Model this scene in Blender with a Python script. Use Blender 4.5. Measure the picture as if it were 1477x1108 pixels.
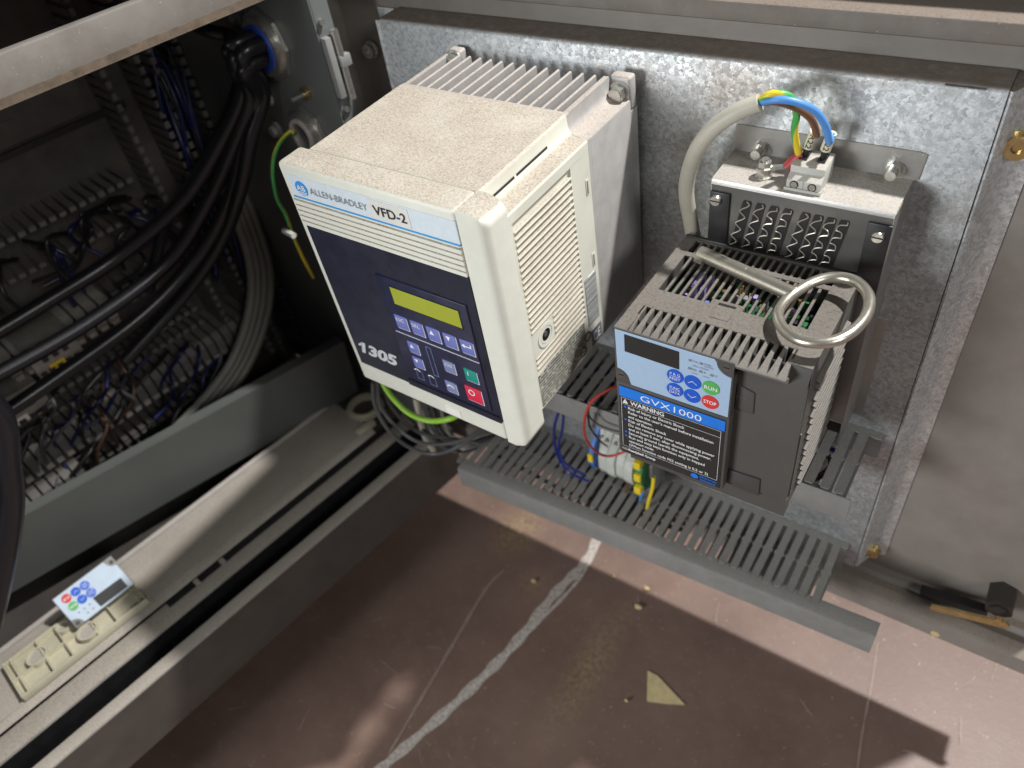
import bpy, bmesh, math, random
from mathutils import Vector, Matrix
random.seed(7)
S = bpy.context.scene
for o in list(bpy.data.objects): bpy.data.objects.remove(o)
COL = S.collection
V = Vector

# ------------------------------------------------------------------ camera
CAM = V((0.41708771, -0.50538079, 0.28335898))
RW = ((0.82914794, 0.54420903, -0.12786802),
      (0.30622982, -0.63351794, -0.7105479),
      (-0.46769326, 0.54999232, -0.69193313))      # world -> camera (x right, y down, z forward)
FPX = 1110.0
cd = bpy.data.cameras.new('camera')
cam = bpy.data.objects.new('camera', cd); COL.objects.link(cam)
cd.sensor_width = 36.0; cd.lens = FPX / 1477.0 * 36.0
cd.clip_start = 0.01; cd.clip_end = 60
m3 = Matrix((V(RW[0]), -V(RW[1]), -V(RW[2]))).transposed()
cam.matrix_world = Matrix.Translation(CAM) @ m3.to_4x4()
cd.dof.use_dof = True; cd.dof.focus_distance = 0.535; cd.dof.aperture_fstop = 5.6
S.camera = cam

# ------------------------------------------------------------------ light
w = bpy.data.worlds.new('World'); S.world = w; w.use_nodes = True
w.node_tree.nodes['Background'].inputs[0].default_value = (0.86, 0.93, 1.0, 1)
w.node_tree.nodes['Background'].inputs[1].default_value = 0.085
def lamp(name, kind, loc, target, energy, col, size, sy=None):
    d = bpy.data.lights.new(name, kind); d.energy = energy; d.color = col
    if kind == 'AREA':
        d.shape = 'RECTANGLE'; d.size = size; d.size_y = sy or size
    else: d.shadow_soft_size = size
    o = bpy.data.objects.new(name, d); COL.objects.link(o)
    o.location = loc; o.rotation_euler = (V(target) - V(loc)).to_track_quat('-Z', 'Y').to_euler()
    return o
lamp('ceiling_lamp_behind_door', 'POINT', (1.02, 0.66, 1.85), (0, 0, 0), 285, (1.0, 0.985, 0.965), 0.045)
lamp('right_fill_lamp', 'AREA', (2.1, -0.9, 1.2), (0.2, -0.1, -0.1), 13, (1.0, 0.98, 0.95), 0.6, 0.5)  # unseen fill lamp added to brighten the right-hand sides
lamp('front_fill_lamp', 'AREA', (-0.52, -1.90, 0.24), (0.2, -0.1, -0.1), 24, (0.97, 0.99, 1.0), 0.6, 0.5)  # unseen fill lamp, added low down to light the upright fronts
S.view_settings.view_transform = 'Standard'
try: S.view_settings.look = 'None'
except Exception: pass
S.view_settings.exposure = 0.32; S.view_settings.gamma = 1.0; S.view_settings.use_curve_mapping = False

# ------------------------------------------------------------------ frames and measuring helpers
def ray(u, v):
    c = ((u - 738.5) / FPX, (v - 554) / FPX, 1.0)
    return V([sum(RW[r][k] * c[r] for r in range(3)) for k in range(3)])
def P(u, v, ax, val):                     # point of the place on the plane axis = val
    d = ray(u, v); return CAM + d * ((val - CAM[ax]) / d[ax])
_s = V((0.1617, 0.987, 0)).normalized(); _o = V((_s.y, -_s.x, 0))
def cab(p): return _s * p[0] + _o * p[1] + V((0, 0, p[2]))     # cabinet frame: along sill, outward, up
def PC(u, v, b):                          # point inside the cabinet at depth b
    d = ray(u, v); return CAM + d * ((b - CAM.dot(_o)) / d.dot(_o))
def rodrigues(r):
    a = V(r); return Matrix.Rotation(a.length, 3, a.normalized())
ABR = rodrigues([math.radians(t) for t in (1.945, -.022, -1.593)])
ABK = 1.055
ABT = CAM + (V((.01037, -.2148, .00705)) - CAM) * ABK
def ab(p): return ABT + ABR @ (V(p) * ABK)         # white drive frame: x right, y into the plate, z up
GX, GY, GZ = .2202, -.160, -.0555
def gv(p): return V((GX + p[0], GY + p[1], GZ + p[2]))

# ------------------------------------------------------------------ mesh helpers
class MB:
    def __init__(s, T=None): s.bm = bmesh.new(); s.T = T
    def _merge(s, vs, fs):
        bv = [s.bm.verts.new(s.T(v) if s.T else v) for v in vs]
        for f in fs:
            try: s.bm.faces.new([bv[i] for i in f])
            except ValueError: pass
        return s
    def box(s, x0, x1, y0, y1, z0, z1, r=0, seg=2):
        vs = [(x, y, z) for x in (x0, x1) for y in (y0, y1) for z in (z0, z1)]
        fs = [(0, 1, 3, 2), (4, 6, 7, 5), (0, 4, 5, 1), (2, 3, 7, 6), (0, 2, 6, 4), (1, 5, 7, 3)]
        if not r: return s._merge(vs, fs)
        t = bmesh.new(); bv = [t.verts.new(v) for v in vs]
        for f in fs: t.faces.new([bv[i] for i in f])
        bmesh.ops.bevel(t, geom=list(t.edges), offset=r, segments=seg, profile=.5, affect='EDGES')
        t.verts.index_update()
        s._merge([v.co.copy() for v in t.verts], [[v.index for v in f.verts] for f in t.faces]); t.free()
        return s
    def prism(s, pts, ax, lo, hi, r=0):
        n = len(pts); vs = []
        for h in (lo, hi):
            for p, q in pts:
                vs.append((h, p, q) if ax == 0 else (p, h, q) if ax == 1 else (p, q, h))
        fs = [list(range(n)), list(range(2 * n - 1, n - 1, -1))] + [(i, (i + 1) % n, n + (i + 1) % n, n + i) for i in range(n)]
        if not r: return s._merge(vs, fs)
        t = bmesh.new(); bv = [t.verts.new(v) for v in vs]
        for f in fs: t.faces.new([bv[i] for i in f])
        bmesh.ops.recalc_face_normals(t, faces=t.faces)
        bmesh.ops.bevel(t, geom=list(t.edges), offset=r, segments=2, profile=.5, affect='EDGES', clamp_overlap=True)
        t.verts.index_update()
        s._merge([v.co.copy() for v in t.verts], [[v.index for v in f.verts] for f in t.faces]); t.free()
        return s
    def poly(s, pts): return s._merge(pts, [list(range(len(pts)))])
    def cyl(s, c0, c1, r0, n=16, r1=None, cap=True):
        c0, c1 = V(c0), V(c1); r1 = r0 if r1 is None else r1
        d = (c1 - c0).normalized(); u = d.orthogonal().normalized(); w_ = d.cross(u)
        vs = [c + (u * math.cos(2 * math.pi * i / n) + w_ * math.sin(2 * math.pi * i / n)) * r for c, r in ((c0, r0), (c1, r1)) for i in range(n)]
        fs = [(i, (i + 1) % n, n + (i + 1) % n, n + i) for i in range(n)]
        if cap: fs += [list(range(n - 1, -1, -1)), list(range(n, 2 * n))]
        return s._merge(vs, fs)
    def ring(s, c0, c1, ro, ri, n=24):           # washer / pipe
        c0, c1 = V(c0), V(c1); d = (c1 - c0).normalized(); u = d.orthogonal().normalized(); w_ = d.cross(u)
        vs = []
        for c, r in ((c0, ro), (c1, ro), (c1, ri), (c0, ri)):
            vs += [c + (u * math.cos(2 * math.pi * i / n) + w_ * math.sin(2 * math.pi * i / n)) * r for i in range(n)]
        fs = [(k * n + i, k * n + (i + 1) % n, ((k + 1) % 4) * n + (i + 1) % n, ((k + 1) % 4) * n + i) for k in range(4) for i in range(n)]
        return s._merge(vs, fs)
    def tube(s, path, r, n=8, closed=False, rfun=None):
        path = [V(p) for p in path]; m = len(path); vs = []
        prev = None
        for i, p in enumerate(path):
            if closed: t = path[(i + 1) % m] - path[i - 1]
            else: t = path[min(i + 1, m - 1)] - path[max(i - 1, 0)]
            t.normalize()
            u = t.orthogonal().normalized() if prev is None else (prev - t * prev.dot(t)).normalized()
            prev = u; w_ = t.cross(u); rr = rfun(i / (m - 1)) if rfun else r
            vs += [p + (u * math.cos(2 * math.pi * k / n) + w_ * math.sin(2 * math.pi * k / n)) * rr for k in range(n)]
        fs = []
        for i in range(m if closed else m - 1):
            j = (i + 1) % m
            fs += [(i * n + k, i * n + (k + 1) % n, j * n + (k + 1) % n, j * n + k) for k in range(n)]
        if not closed: fs += [list(range(n - 1, -1, -1)), list(range((m - 1) * n, m * n))]
        return s._merge(vs, fs)
    def hexa(s, c0, c1, r): return s.cyl(c0, c1, r, 6)
    def mesh(s, name, angle=38):
        bmesh.ops.recalc_face_normals(s.bm, faces=s.bm.faces)
        me = bpy.data.meshes.new(name); s.bm.to_mesh(me); s.bm.free()
        if angle:
            for p in me.polygons: p.use_smooth = True
            me.set_sharp_from_angle(angle=math.radians(angle))
        return me
    def build(s, name, mat, parent=None, angle=38, **kw):
        return link(name, s.mesh(name, angle), mat, parent, **kw)

def link(name, me, mat, parent=None, loc=None, label=None, cat=None, group=None, kind=None):
    o = bpy.data.objects.new(name, me); COL.objects.link(o)
    if mat is not None and me is not None and not me.materials: me.materials.append(mat)
    if parent:
        o.parent = parent; o.matrix_parent_inverse = INV.get(parent.name, Matrix.Identity(4))
        INV[o.name] = Matrix.Identity(4) if loc is None else Matrix.Translation(-V(loc))
    if loc is not None: o.location = loc
    tag(o, label, cat, group, kind)
    return o
INV = {}
def tag(o, label=None, cat=None, group=None, kind=None):
    if label: o['label'] = label
    if cat: o['category'] = cat
    if group: o['group'] = group
    if kind: o['kind'] = kind
def thing(name, base, label, cat, group=None):
    o = bpy.data.objects.new(name, None); COL.objects.link(o); o.empty_display_size = .02
    o.location = base; INV[o.name] = Matrix.Translation(-V(base)); tag(o, label, cat, group); return o

def smooth(pts, n=8, closed=False):
    pts = [V(p) for p in pts]; m = len(pts); out = []
    g = (lambda i: pts[i % m]) if closed else (lambda i: pts[max(0, min(m - 1, i))])
    for i in range(m if closed else m - 1):
        a, b, c, d = g(i - 1), g(i), g(i + 1), g(i + 2)
        for k in range(n):
            t = k / n
            out.append(.5 * ((2 * b) + (c - a) * t + (2 * a - 5 * b + 4 * c - d) * t * t + (3 * b - a - 3 * c + d) * t ** 3))
    if not closed: out.append(pts[-1])
    return out

_tc = {}
def text_verts(s, shear=0, bold=0):
    k = (s, shear, bold)
    if k in _tc: return _tc[k]
    cu = bpy.data.curves.new('t', 'FONT'); cu.body = s; cu.size = 1; cu.shear = shear; cu.offset = bold; cu.resolution_u = 3
    o = bpy.data.objects.new('t', cu); COL.objects.link(o)
    bpy.context.view_layer.update()
    me = bpy.data.meshes.new_from_object(o.evaluated_get(bpy.context.evaluated_depsgraph_get()))
    r = ([tuple(v.co) for v in me.vertices], [tuple(p.vertices) for p in me.polygons])
    bpy.data.objects.remove(o); bpy.data.curves.remove(cu); bpy.data.meshes.remove(me)
    _tc[k] = r; return r
CAPH = max(v[1] for v in text_verts('H')[0])
def add_text(mb, s, x0, x1, zb, cap, at, shear=0, bold=0):
    """text filling x0..x1 with its baseline at zb and capital height cap; at(x, z) gives the point"""
    vs, fs = text_verts(s, shear, bold)
    a = min(v[0] for v in vs); b = max(v[0] for v in vs); kx = (x1 - x0) / (b - a); kz = cap / CAPH
    T = mb.T; mb.T = None
    mb._merge([at(x0 + (v[0] - a) * kx, zb + v[1] * kz) for v in vs], fs); mb.T = T

# ------------------------------------------------------------------ materials
def nodes(name):
    m = bpy.data.materials.new(name); m.use_nodes = True
    nt = m.node_tree; return m, nt, nt.nodes['Principled BSDF']
def N(nt, t, **kw):
    n = nt.nodes.new(t)
    for k, v in kw.items():
        if k in n.inputs: n.inputs[k].default_value = v
        else: setattr(n, k, v)
    return n
def ramp(nt, src, stops):
    r = N(nt, 'ShaderNodeValToRGB'); e = r.color_ramp.elements
    while len(e) < len(stops): e.new(.5)
    for i, (p, c) in enumerate(stops):
        e[i].position = p; e[i].color = (c, c, c, 1) if isinstance(c, (int, float)) else (*c, 1)
    nt.links.new(src, r.inputs[0]); return r.outputs[0]
def mix(nt, f, a, b):
    n = N(nt, 'ShaderNodeMix', data_type='RGBA')
    for s, v in ((0, f), (6, a), (7, b)):
        if hasattr(v, 'links'): nt.links.new(v, n.inputs[s])
        else: n.inputs[s].default_value = v if s == 0 else (*v, 1)
    return n.outputs[2]
def math_(nt, op, a, b=None):
    n = N(nt, 'ShaderNodeMath', operation=op)
    for i, v in enumerate((a, b)):
        if v is None: continue
        if hasattr(v, 'links'): nt.links.new(v, n.inputs[i])
        else: n.inputs[i].default_value = v
    return n.outputs[0]
def noise(nt, sc, det=4, rough=.6, dist=0, pos=None):
    n = N(nt, 'ShaderNodeTexNoise', Scale=sc, Detail=det, Roughness=rough, Distortion=dist)
    if pos is None: pos = N(nt, 'ShaderNodeNewGeometry').outputs['Position']
    nt.links.new(pos, n.inputs['Vector']); return n.outputs[0]
def surf(name, col, rough=.5, metal=0, var=.12, vs=60, bump=.0, bs=900, dust=0, dcol=(.40, .335, .265), dthr=.55, grime=0, gcol=(.16, .12, .09), gs=22, spec=.5, speck=0):
    m, nt, b = nodes(name)
    dk = tuple(c * (1 - var) for c in col); lt = tuple(min(1, c * (1 + var * .6)) for c in col)
    c = mix(nt, ramp(nt, noise(nt, vs), [(.3, 0.0), (.7, 1.0)]), dk, lt)
    r = rough
    if grime:
        g = ramp(nt, noise(nt, gs, 5, .7), [(.5 - grime * .12, 0.0), (.78, 1.0)])
        c = mix(nt, math_(nt, 'MULTIPLY', g, min(1, grime)), c, gcol)
    if speck:
        sp = ramp(nt, noise(nt, 420, 2, .5), [(.70, 0.0), (.74, 1.0)])
        c = mix(nt, math_(nt, 'MULTIPLY', sp, speck), c, tuple(min(1, q * 1.9 + .1) for q in col))
    if dust:
        geo = N(nt, 'ShaderNodeNewGeometry'); sx = N(nt, 'ShaderNodeSeparateXYZ'); nt.links.new(geo.outputs['Normal'], sx.inputs[0])
        up = ramp(nt, sx.outputs[2], [(dthr, 0.0), (min(.99, dthr + .35), 1.0)])
        fine = ramp(nt, noise(nt, 700, 3, .7), [(.32, .62), (.58, 1.0)])
        big = ramp(nt, noise(nt, 26, 3, .6), [(.30, .82), (.55, 1.0)])
        f = math_(nt, 'MULTIPLY', math_(nt, 'MULTIPLY', up, fine), math_(nt, 'MULTIPLY', big, dust))
        dc = mix(nt, ramp(nt, noise(nt, 640, 3, .7), [(.47, 0.0), (.68, 1.0)]), dcol, tuple(q * .5 for q in dcol))
        c = mix(nt, f, c, dc)
        rr = N(nt, 'ShaderNodeMapRange', **{'To Min': rough, 'To Max': .95}); nt.links.new(f, rr.inputs[0])
        nt.links.new(rr.outputs[0], b.inputs['Roughness'])
        if metal:
            mm = N(nt, 'ShaderNodeMapRange', **{'To Min': metal, 'To Max': 0.0}); nt.links.new(f, mm.inputs[0]); nt.links.new(mm.outputs[0], b.inputs['Metallic'])
    else:
        rn = N(nt, 'ShaderNodeMapRange', **{'To Min': rough * .85, 'To Max': min(1, rough * 1.2)}); nt.links.new(noise(nt, vs * 1.7, 2), rn.inputs[0])
        nt.links.new(rn.outputs[0], b.inputs['Roughness']); b.inputs['Metallic'].default_value = metal
    nt.links.new(c, b.inputs['Base Color']); b.inputs['Specular IOR Level'].default_value = spec
    if bump or dust:
        bn = N(nt, 'ShaderNodeBump', Strength=max(bump, .18 if dust else 0), Distance=.0006)
        nt.links.new(noise(nt, bs, 3), bn.inputs['Height']); nt.links.new(bn.outputs[0], b.inputs['Normal'])
    return m
def galvanised(name, tone=1.0, grime=.5):
    m, nt, b = nodes(name)
    pos = N(nt, 'ShaderNodeNewGeometry').outputs['Position']
    warp = N(nt, 'ShaderNodeTexNoise', Scale=380.0, Detail=4.0); nt.links.new(pos, warp.inputs['Vector'])
    add = N(nt, 'ShaderNodeVectorMath', operation='MULTIPLY_ADD'); nt.links.new(warp.outputs['Color'], add.inputs[0])
    add.inputs[1].default_value = (.007, .007, .007); nt.links.new(pos, add.inputs[2])
    vo = N(nt, 'ShaderNodeTexVoronoi', Scale=400.0); nt.links.new(add.outputs[0], vo.inputs['Vector'])
    sx = N(nt, 'ShaderNodeSeparateXYZ'); nt.links.new(vo.outputs['Color'], sx.inputs[0])
    fine = noise(nt, 520, 5, .7, pos=add.outputs[0])
    k = math_(nt, 'ADD', math_(nt, 'MULTIPLY', sx.outputs[0], .42), math_(nt, 'MULTIPLY', fine, .75))
    c = mix(nt, ramp(nt, k, [(.26, 0.0), (.80, 1.0)]), tuple(q * tone for q in (.27, .285, .292)), tuple(q * tone for q in (.50, .52, .53)))
    g = ramp(nt, noise(nt, 14, 8, .7), [(.5, 0.0), (.8, 1.0)])
    c = mix(nt, math_(nt, 'MULTIPLY', g, grime), c, (.17, .15, .13))
    geo = N(nt, 'ShaderNodeNewGeometry'); sz = N(nt, 'ShaderNodeSeparateXYZ'); nt.links.new(geo.outputs['Normal'], sz.inputs[0])
    df = math_(nt, 'MULTIPLY', ramp(nt, sz.outputs[2], [(.55, 0.0), (.95, 1.0)]), ramp(nt, noise(nt, 120, 6, .7), [(.25, .6), (.55, 1.0)]))
    c = mix(nt, df, c, (.17, .135, .105))
    c = mix(nt, math_(nt, 'MULTIPLY', ramp(nt, noise(nt, 7, 4, .65), [(.52, 0.0), (.72, 1.0)]), .5), c, (.25, .20, .165))  # brown patches: staining, with the floor's reflection painted in
    nt.links.new(c, b.inputs['Base Color']); mm = N(nt, 'ShaderNodeMapRange', **{'To Min': .75, 'To Max': .0}); nt.links.new(df, mm.inputs[0]); nt.links.new(mm.outputs[0], b.inputs['Metallic'])
    rr = N(nt, 'ShaderNodeMapRange', **{'To Min': .40, 'To Max': .62}); nt.links.new(sx.outputs[1], rr.inputs[0]); nt.links.new(rr.outputs[0], b.inputs['Roughness'])
    bn = N(nt, 'ShaderNodeBump', Strength=.25, Distance=.0006); nt.links.new(k, bn.inputs['Height']); nt.links.new(bn.outputs[0], b.inputs['Normal'])
    return m
def plain(name, col, rough=.5, metal=0, spec=.5): return surf(name, col, rough, metal, .05, 120, spec=spec)
def print_lines(name, paper, ink, axis, period, gap=.45, thr=.46, cells=330):
    """flat small print: rows of broken dark dashes on a label"""
    m, nt, b = nodes(name)
    tc = N(nt, 'ShaderNodeTexCoord'); sx = N(nt, 'ShaderNodeSeparateXYZ'); nt.links.new(tc.outputs['Object'], sx.inputs[0])
    row = math_(nt, 'FRACT', math_(nt, 'MULTIPLY', sx.outputs[axis], 1 / period))
    inrow = math_(nt, 'GREATER_THAN', row, gap)
    dash = math_(nt, 'GREATER_THAN', noise(nt, cells, 2, .5, pos=tc.outputs['Object']), thr)
    c = mix(nt, math_(nt, 'MULTIPLY', inrow, dash), paper, ink)
    nt.links.new(c, b.inputs['Base Color']); b.inputs['Roughness'].default_value = .5
    return m
def stripes(name, a, bcol, axis, scale):
    m, nt, b = nodes(name)
    tc = N(nt, 'ShaderNodeTexCoord'); sx = N(nt, 'ShaderNodeSeparateXYZ'); nt.links.new(tc.outputs['Object'], sx.inputs[0])
    n = N(nt, 'ShaderNodeTexNoise', noise_dimensions='1D', Scale=1.0, Detail=0.0); nt.links.new(math_(nt, 'MULTIPLY', sx.outputs[axis], scale), n.inputs['W'])
    c = mix(nt, math_(nt, 'GREATER_THAN', n.outputs[0], .5), a, bcol)
    nt.links.new(c, b.inputs['Base Color']); b.inputs['Roughness'].default_value = .5; return m

M = dict(
    galv=galvanised('galvanised_steel'), galv2=galvanised('galvanised_flange', 1.5, .2),  # flange tone raised, its lit brightness put into the colour
    door=surf('grey_door_paint', (.235, .213, .192), .42, 0, .10, 30, .05, 500, dust=.75, dcol=(.20, .16, .12), grime=.35),
    doordark=surf('door_edge_paint', (.16, .145, .13), .7, 0, .2, 40, .05, 500, dust=.8, dcol=(.19, .145, .11), grime=.5, speck=.5),
    cream=surf('cream_plastic', (.73, .74, .655), .46, 0, .04, 90, .10, 1500, dust=.97, dcol=(.385, .325, .262), dthr=.5, spec=.4),
    creamdirty=surf('cream_plastic_side', (.70, .70, .61), .5, 0, .06, 60, .08, 1500, dust=.97, grime=.4, gcol=(.40, .33, .25), gs=30, dcol=(.385, .325, .262), dthr=.5, spec=.4),
    alu=surf('cast_aluminium', (.46, .445, .43), .5, .35, .12, 70, .12, 1200, dust=.75, dcol=(.42, .355, .295), dthr=.35),
    navy=surf('navy_panel', (.016, .018, .036), .36, 0, .3, 60, .03, 800, grime=.12, gcol=(.10, .10, .12), speck=.18),
    navy2=surf('keypad_navy', (.024, .026, .058), .33, 0, .25, 90),
    labelblue=surf('pale_blue_label', (.66, .74, .80), .42, 0, .05, 200),
    skyline=plain('blue_stripe', (.02, .32, .72)), logoblue=plain('logo_blue', (.03, .30, .72)),
    grey_ink=plain('grey_ink', (.20, .215, .24)), black_ink=plain('black_ink', (.018, .018, .02)), white_ink=plain('white_ink', (.85, .86, .88)),
    sticker=plain('off_white_sticker', (.70, .70, .66)), lcd=surf('lcd_green', (.36, .40, .035), .28, 0, .06, 30),
    keyblue=surf('key_blue', (.16, .19, .50), .4, 0, .06, 100), keywhite=plain('key_edge_white', (.62, .66, .80)), keygrey=plain('key_grey_blue', (.20, .235, .42)),
    keygreen=plain('key_green', (.01, .26, .20)), keyred=plain('key_red', (.66, .02, .065)),
    gvx=surf('dark_grey_plastic', (.088, .083, .077), .5, 0, .10, 80, .12, 1600, dust=.8, dcol=(.185, .163, .14), dthr=.72, spec=.35),
    gvxfront=surf('dark_grey_face', (.080, .075, .069), .5, 0, .06, 60, .05, 1600, spec=.3),
    gvxfin=surf('dusty_dark_fin', (.13, .122, .112), .6, 0, .15, 200, .1, 1600, dust=.6, dcol=(.185, .165, .142), dthr=.3),
    membrane2=surf('glare_pale_membrane', (.50, .60, .71), .45, 0, .08, 90), membrane=surf('pale_blue_membrane', (.36, .50, .68), .36, 0, .03, 200), black=surf('black_plastic', (.014, .014, .015), .42, 0, .3, 90),  # spare keypad's membrane lightened, glare painted into its colour
    blacklabel=plain('black_label', (.018, .017, .016), .45), blue=plain('button_blue', (.004, .095, .58), .4), green=plain('button_green', (.09, .42, .10), .4), red=plain('button_red', (.62, .035, .035), .4),
    bluebright=plain('banner_blue', (.006, .18, .72), .4), pcb2=surf('solder_mask_green', (.03, .16, .05), .3, 0, .4, 200), pcb=surf('circuit_board_green', (.012, .075, .028), .35, 0, .5, 160), gold=plain('gold_solder', (.75, .52, .18), .3, .9),
    comp=plain('component_grey', (.20, .20, .20)), compblue=plain('component_blue', (.14, .18, .62), .3), complilac=plain('component_lilac', (.36, .27, .60), .3),
    alusheet=surf('aluminium_sheet', (.40, .395, .38), .42, .85, .12, 40, .04, 900, dust=.7, dcol=(.44, .39, .33), dthr=.6, grime=.2, gcol=(.3, .27, .24)),
    zinc=surf('zinc_bolt', (.62, .61, .57), .28, .9, .15, 300), brass=surf('yellow_passivated_steel', (.60, .46, .22), .26, .9, .2, 120, grime=.2),
    steel=surf('worn_bright_steel', (.62, .58, .50), .30, .9, .16, 120, .06, 900, grime=.25, gcol=(.32, .25, .16), gs=60),
    coil=plain('coil_wire', (.62, .57, .50), .35, .8), greyterm=surf('terminal_grey', (.47, .47, .43), .5, 0, .06, 80, dust=.7, dcol=(.36, .31, .26)),
    ferrule=plain('cream_sleeve', (.62, .58, .44)), redins=plain('red_insulation', (.40, .05, .05)),
    cablegrey=surf('grey_cable', (.46, .44, .37), .5, 0, .06, 60, grime=.25, gcol=(.30, .25, .19)),
    w_green=plain('wire_green', (.06, .36, .08), .4), w_yellow=plain('wire_yellow', (.72, .56, .03), .4), w_blue=plain('wire_blue', (.08, .26, .62), .4), w_brown=plain('wire_brown', (.16, .075, .04), .4),
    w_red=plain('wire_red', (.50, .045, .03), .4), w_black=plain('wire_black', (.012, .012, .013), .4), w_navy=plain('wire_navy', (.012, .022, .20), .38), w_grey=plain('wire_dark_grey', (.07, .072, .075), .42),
    w_cabnavy=plain('dim_wire_navy', (.006, .009, .055), .4), w_cabbrown=plain('dim_wire_brown', (.05, .025, .015), .4), w_cabblack=plain('cable_black', (.010, .010, .013), .32), w_cabgrey=surf('cable_grey_dim', (.17, .165, .14), .5, 0, .1, 50), w_lime=plain('wire_lime', (.30, .60, .06), .4),  # navy, brown and grey copies darkened to paint in the cabinet's shade
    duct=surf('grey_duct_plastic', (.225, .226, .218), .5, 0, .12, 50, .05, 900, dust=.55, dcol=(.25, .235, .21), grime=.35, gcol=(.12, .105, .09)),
    ductdim=surf('grey_duct_plastic_dim', (.115, .11, .103), .6, 0, .2, 60, dust=.5, dcol=(.13, .105, .085)),  # darker duct copy with the cabinet interior's shade in its colour
    cabwall=surf('cabinet_inside_paint', (.105, .115, .112), .5, 0, .12, 14, grime=.2), cabplate=surf('cabinet_back_plate', (.075, .072, .070), .5, .3, .25, 40, grime=.5, gcol=(.12, .07, .045)),
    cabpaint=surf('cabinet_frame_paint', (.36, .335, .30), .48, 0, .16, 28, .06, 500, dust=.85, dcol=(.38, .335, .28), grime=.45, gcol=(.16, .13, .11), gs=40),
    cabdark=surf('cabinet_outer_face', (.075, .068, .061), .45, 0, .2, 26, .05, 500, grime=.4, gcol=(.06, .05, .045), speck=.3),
    shelf=surf('dusty_tray', (.38, .355, .32), .55, 0, .25, 26, .1, 700, dust=.9, dcol=(.40, .355, .30), grime=.3, gcol=(.17, .14, .12)),
    panelgrey=surf('grey_green_panel', (.115, .122, .114), .45, .1, .1, 9, grime=.2, gcol=(.10, .10, .09)),
    creamabs=surf('cream_terminal_cover', (.55, .52, .385), .5, 0, .08, 50, dust=.4, dcol=(.42, .37, .29)), white=plain('white_plastic', (.62, .61, .55)),
    dimwhite=surf('dim_white_device', (.24, .225, .20), .5, 0, .2, 90), bluering=plain('blue_gland_insert', (.01, .05, .30), .4), yellow=plain('yellow_marker', (.72, .55, .02)), termblue=plain('terminal_blue', (.03, .16, .52), .4),  # white devices dimmed in colour for the shaded cabinet
    termwhite=surf('terminal_white', (.50, .52, .48), .45, 0, .08, 80, dust=.3), termgreen=plain('terminal_green', (.02, .16, .05)), paper=surf('yellowed_paper', (.62, .50, .27), .7, 0, .15, 120), crumb=plain('yellow_crumb', (.60, .47, .24), .8),
    darkback=surf('machine_behind', (.045, .043, .04), .6, 0, .4, 20, speck=.4), redbrown=surf('sill_underside', (.05, .045, .04), .7, 0, .3, 20),
    sidelabel=print_lines('rating_plate_print', (.50, .49, .42), (.05, .05, .05), 2, .0031, .34, .44, 420), barcode=stripes('barcode_print', (.62, .64, .62), (.09, .09, .10), 2, 1500),
    smallprint=print_lines('white_small_print', (.018, .017, .016), (.75, .75, .75), 2, .004, .3, .5, 600),
)
def floor_mat():
    m, nt, b = nodes('red_brown_floor_paint')
    pos = N(nt, 'ShaderNodeNewGeometry').outputs['Position']
    c = mix(nt, ramp(nt, noise(nt, 9, 6, .6), [(.3, 0.0), (.7, 1.0)]), (.150, .096, .076), (.205, .135, .107))
    c = mix(nt, math_(nt, 'MULTIPLY', ramp(nt, noise(nt, 60, 8, .75), [(.5, 0.0), (.75, 1.0)]), .35), c, (.26, .18, .155))
    # yellowish powdery residue in two patches
    for (u, v, rx, ry, a) in ((745, 765, .048, .058, .8), (850, 960, .032, .13, .6), (770, 842, .03, .03, .4)):
        x, y, _ = P(u, v, 2, -.65)
        mp = N(nt, 'ShaderNodeVectorMath', operation='SUBTRACT'); nt.links.new(pos, mp.inputs[0]); mp.inputs[1].default_value = (x, y, -.6)
        sc = N(nt, 'ShaderNodeVectorMath', operation='MULTIPLY'); nt.links.new(mp.outputs[0], sc.inputs[0]); sc.inputs[1].default_value = (1 / rx, 1 / ry, 0)
        ln = N(nt, 'ShaderNodeVectorMath', operation='LENGTH'); nt.links.new(sc.outputs[0], ln.inputs[0])
        f = ramp(nt, ln.outputs[1], [(.15, 1.0), (1.0, 0.0)])
        f = math_(nt, 'MULTIPLY', math_(nt, 'MULTIPLY', f, ramp(nt, noise(nt, 160, 6, .75), [(.42, 0.0), (.66, 1.0)])), a)
        c = mix(nt, f, c, (.42, .31, .15))
    sp = ramp(nt, noise(nt, 330, 2, .5), [(.715, 0.0), (.735, 1.0)])
    c = mix(nt, math_(nt, 'MULTIPLY', sp, .55), c, (.62, .46, .38))
    nt.links.new(c, b.inputs['Base Color'])
    rr = N(nt, 'ShaderNodeMapRange', **{'To Min': .32, 'To Max': .6}); nt.links.new(noise(nt, 18, 6), rr.inputs[0]); nt.links.new(rr.outputs[0], b.inputs['Roughness'])
    bn = N(nt, 'ShaderNodeBump', Strength=.15, Distance=.001); nt.links.new(noise(nt, 220, 5), bn.inputs['Height']); nt.links.new(bn.outputs[0], b.inputs['Normal'])
    return m
M['floor'] = floor_mat()
def scuff_mat(name, col, amount, sc=130):
    m, nt, b = nodes(name); b.inputs['Base Color'].default_value = (*col, 1); b.inputs['Roughness'].default_value = .8
    a = ramp(nt, noise(nt, sc, 6, .75), [(.18, 0.0), (.80, amount)]); nt.links.new(a, b.inputs['Alpha']); return m
M['scuff'] = scuff_mat('white_scuff', (.74, .68, .62), .95, 260); M['scuff2'] = scuff_mat('faint_scuff', (.52, .42, .36), .6, 90)

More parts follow.
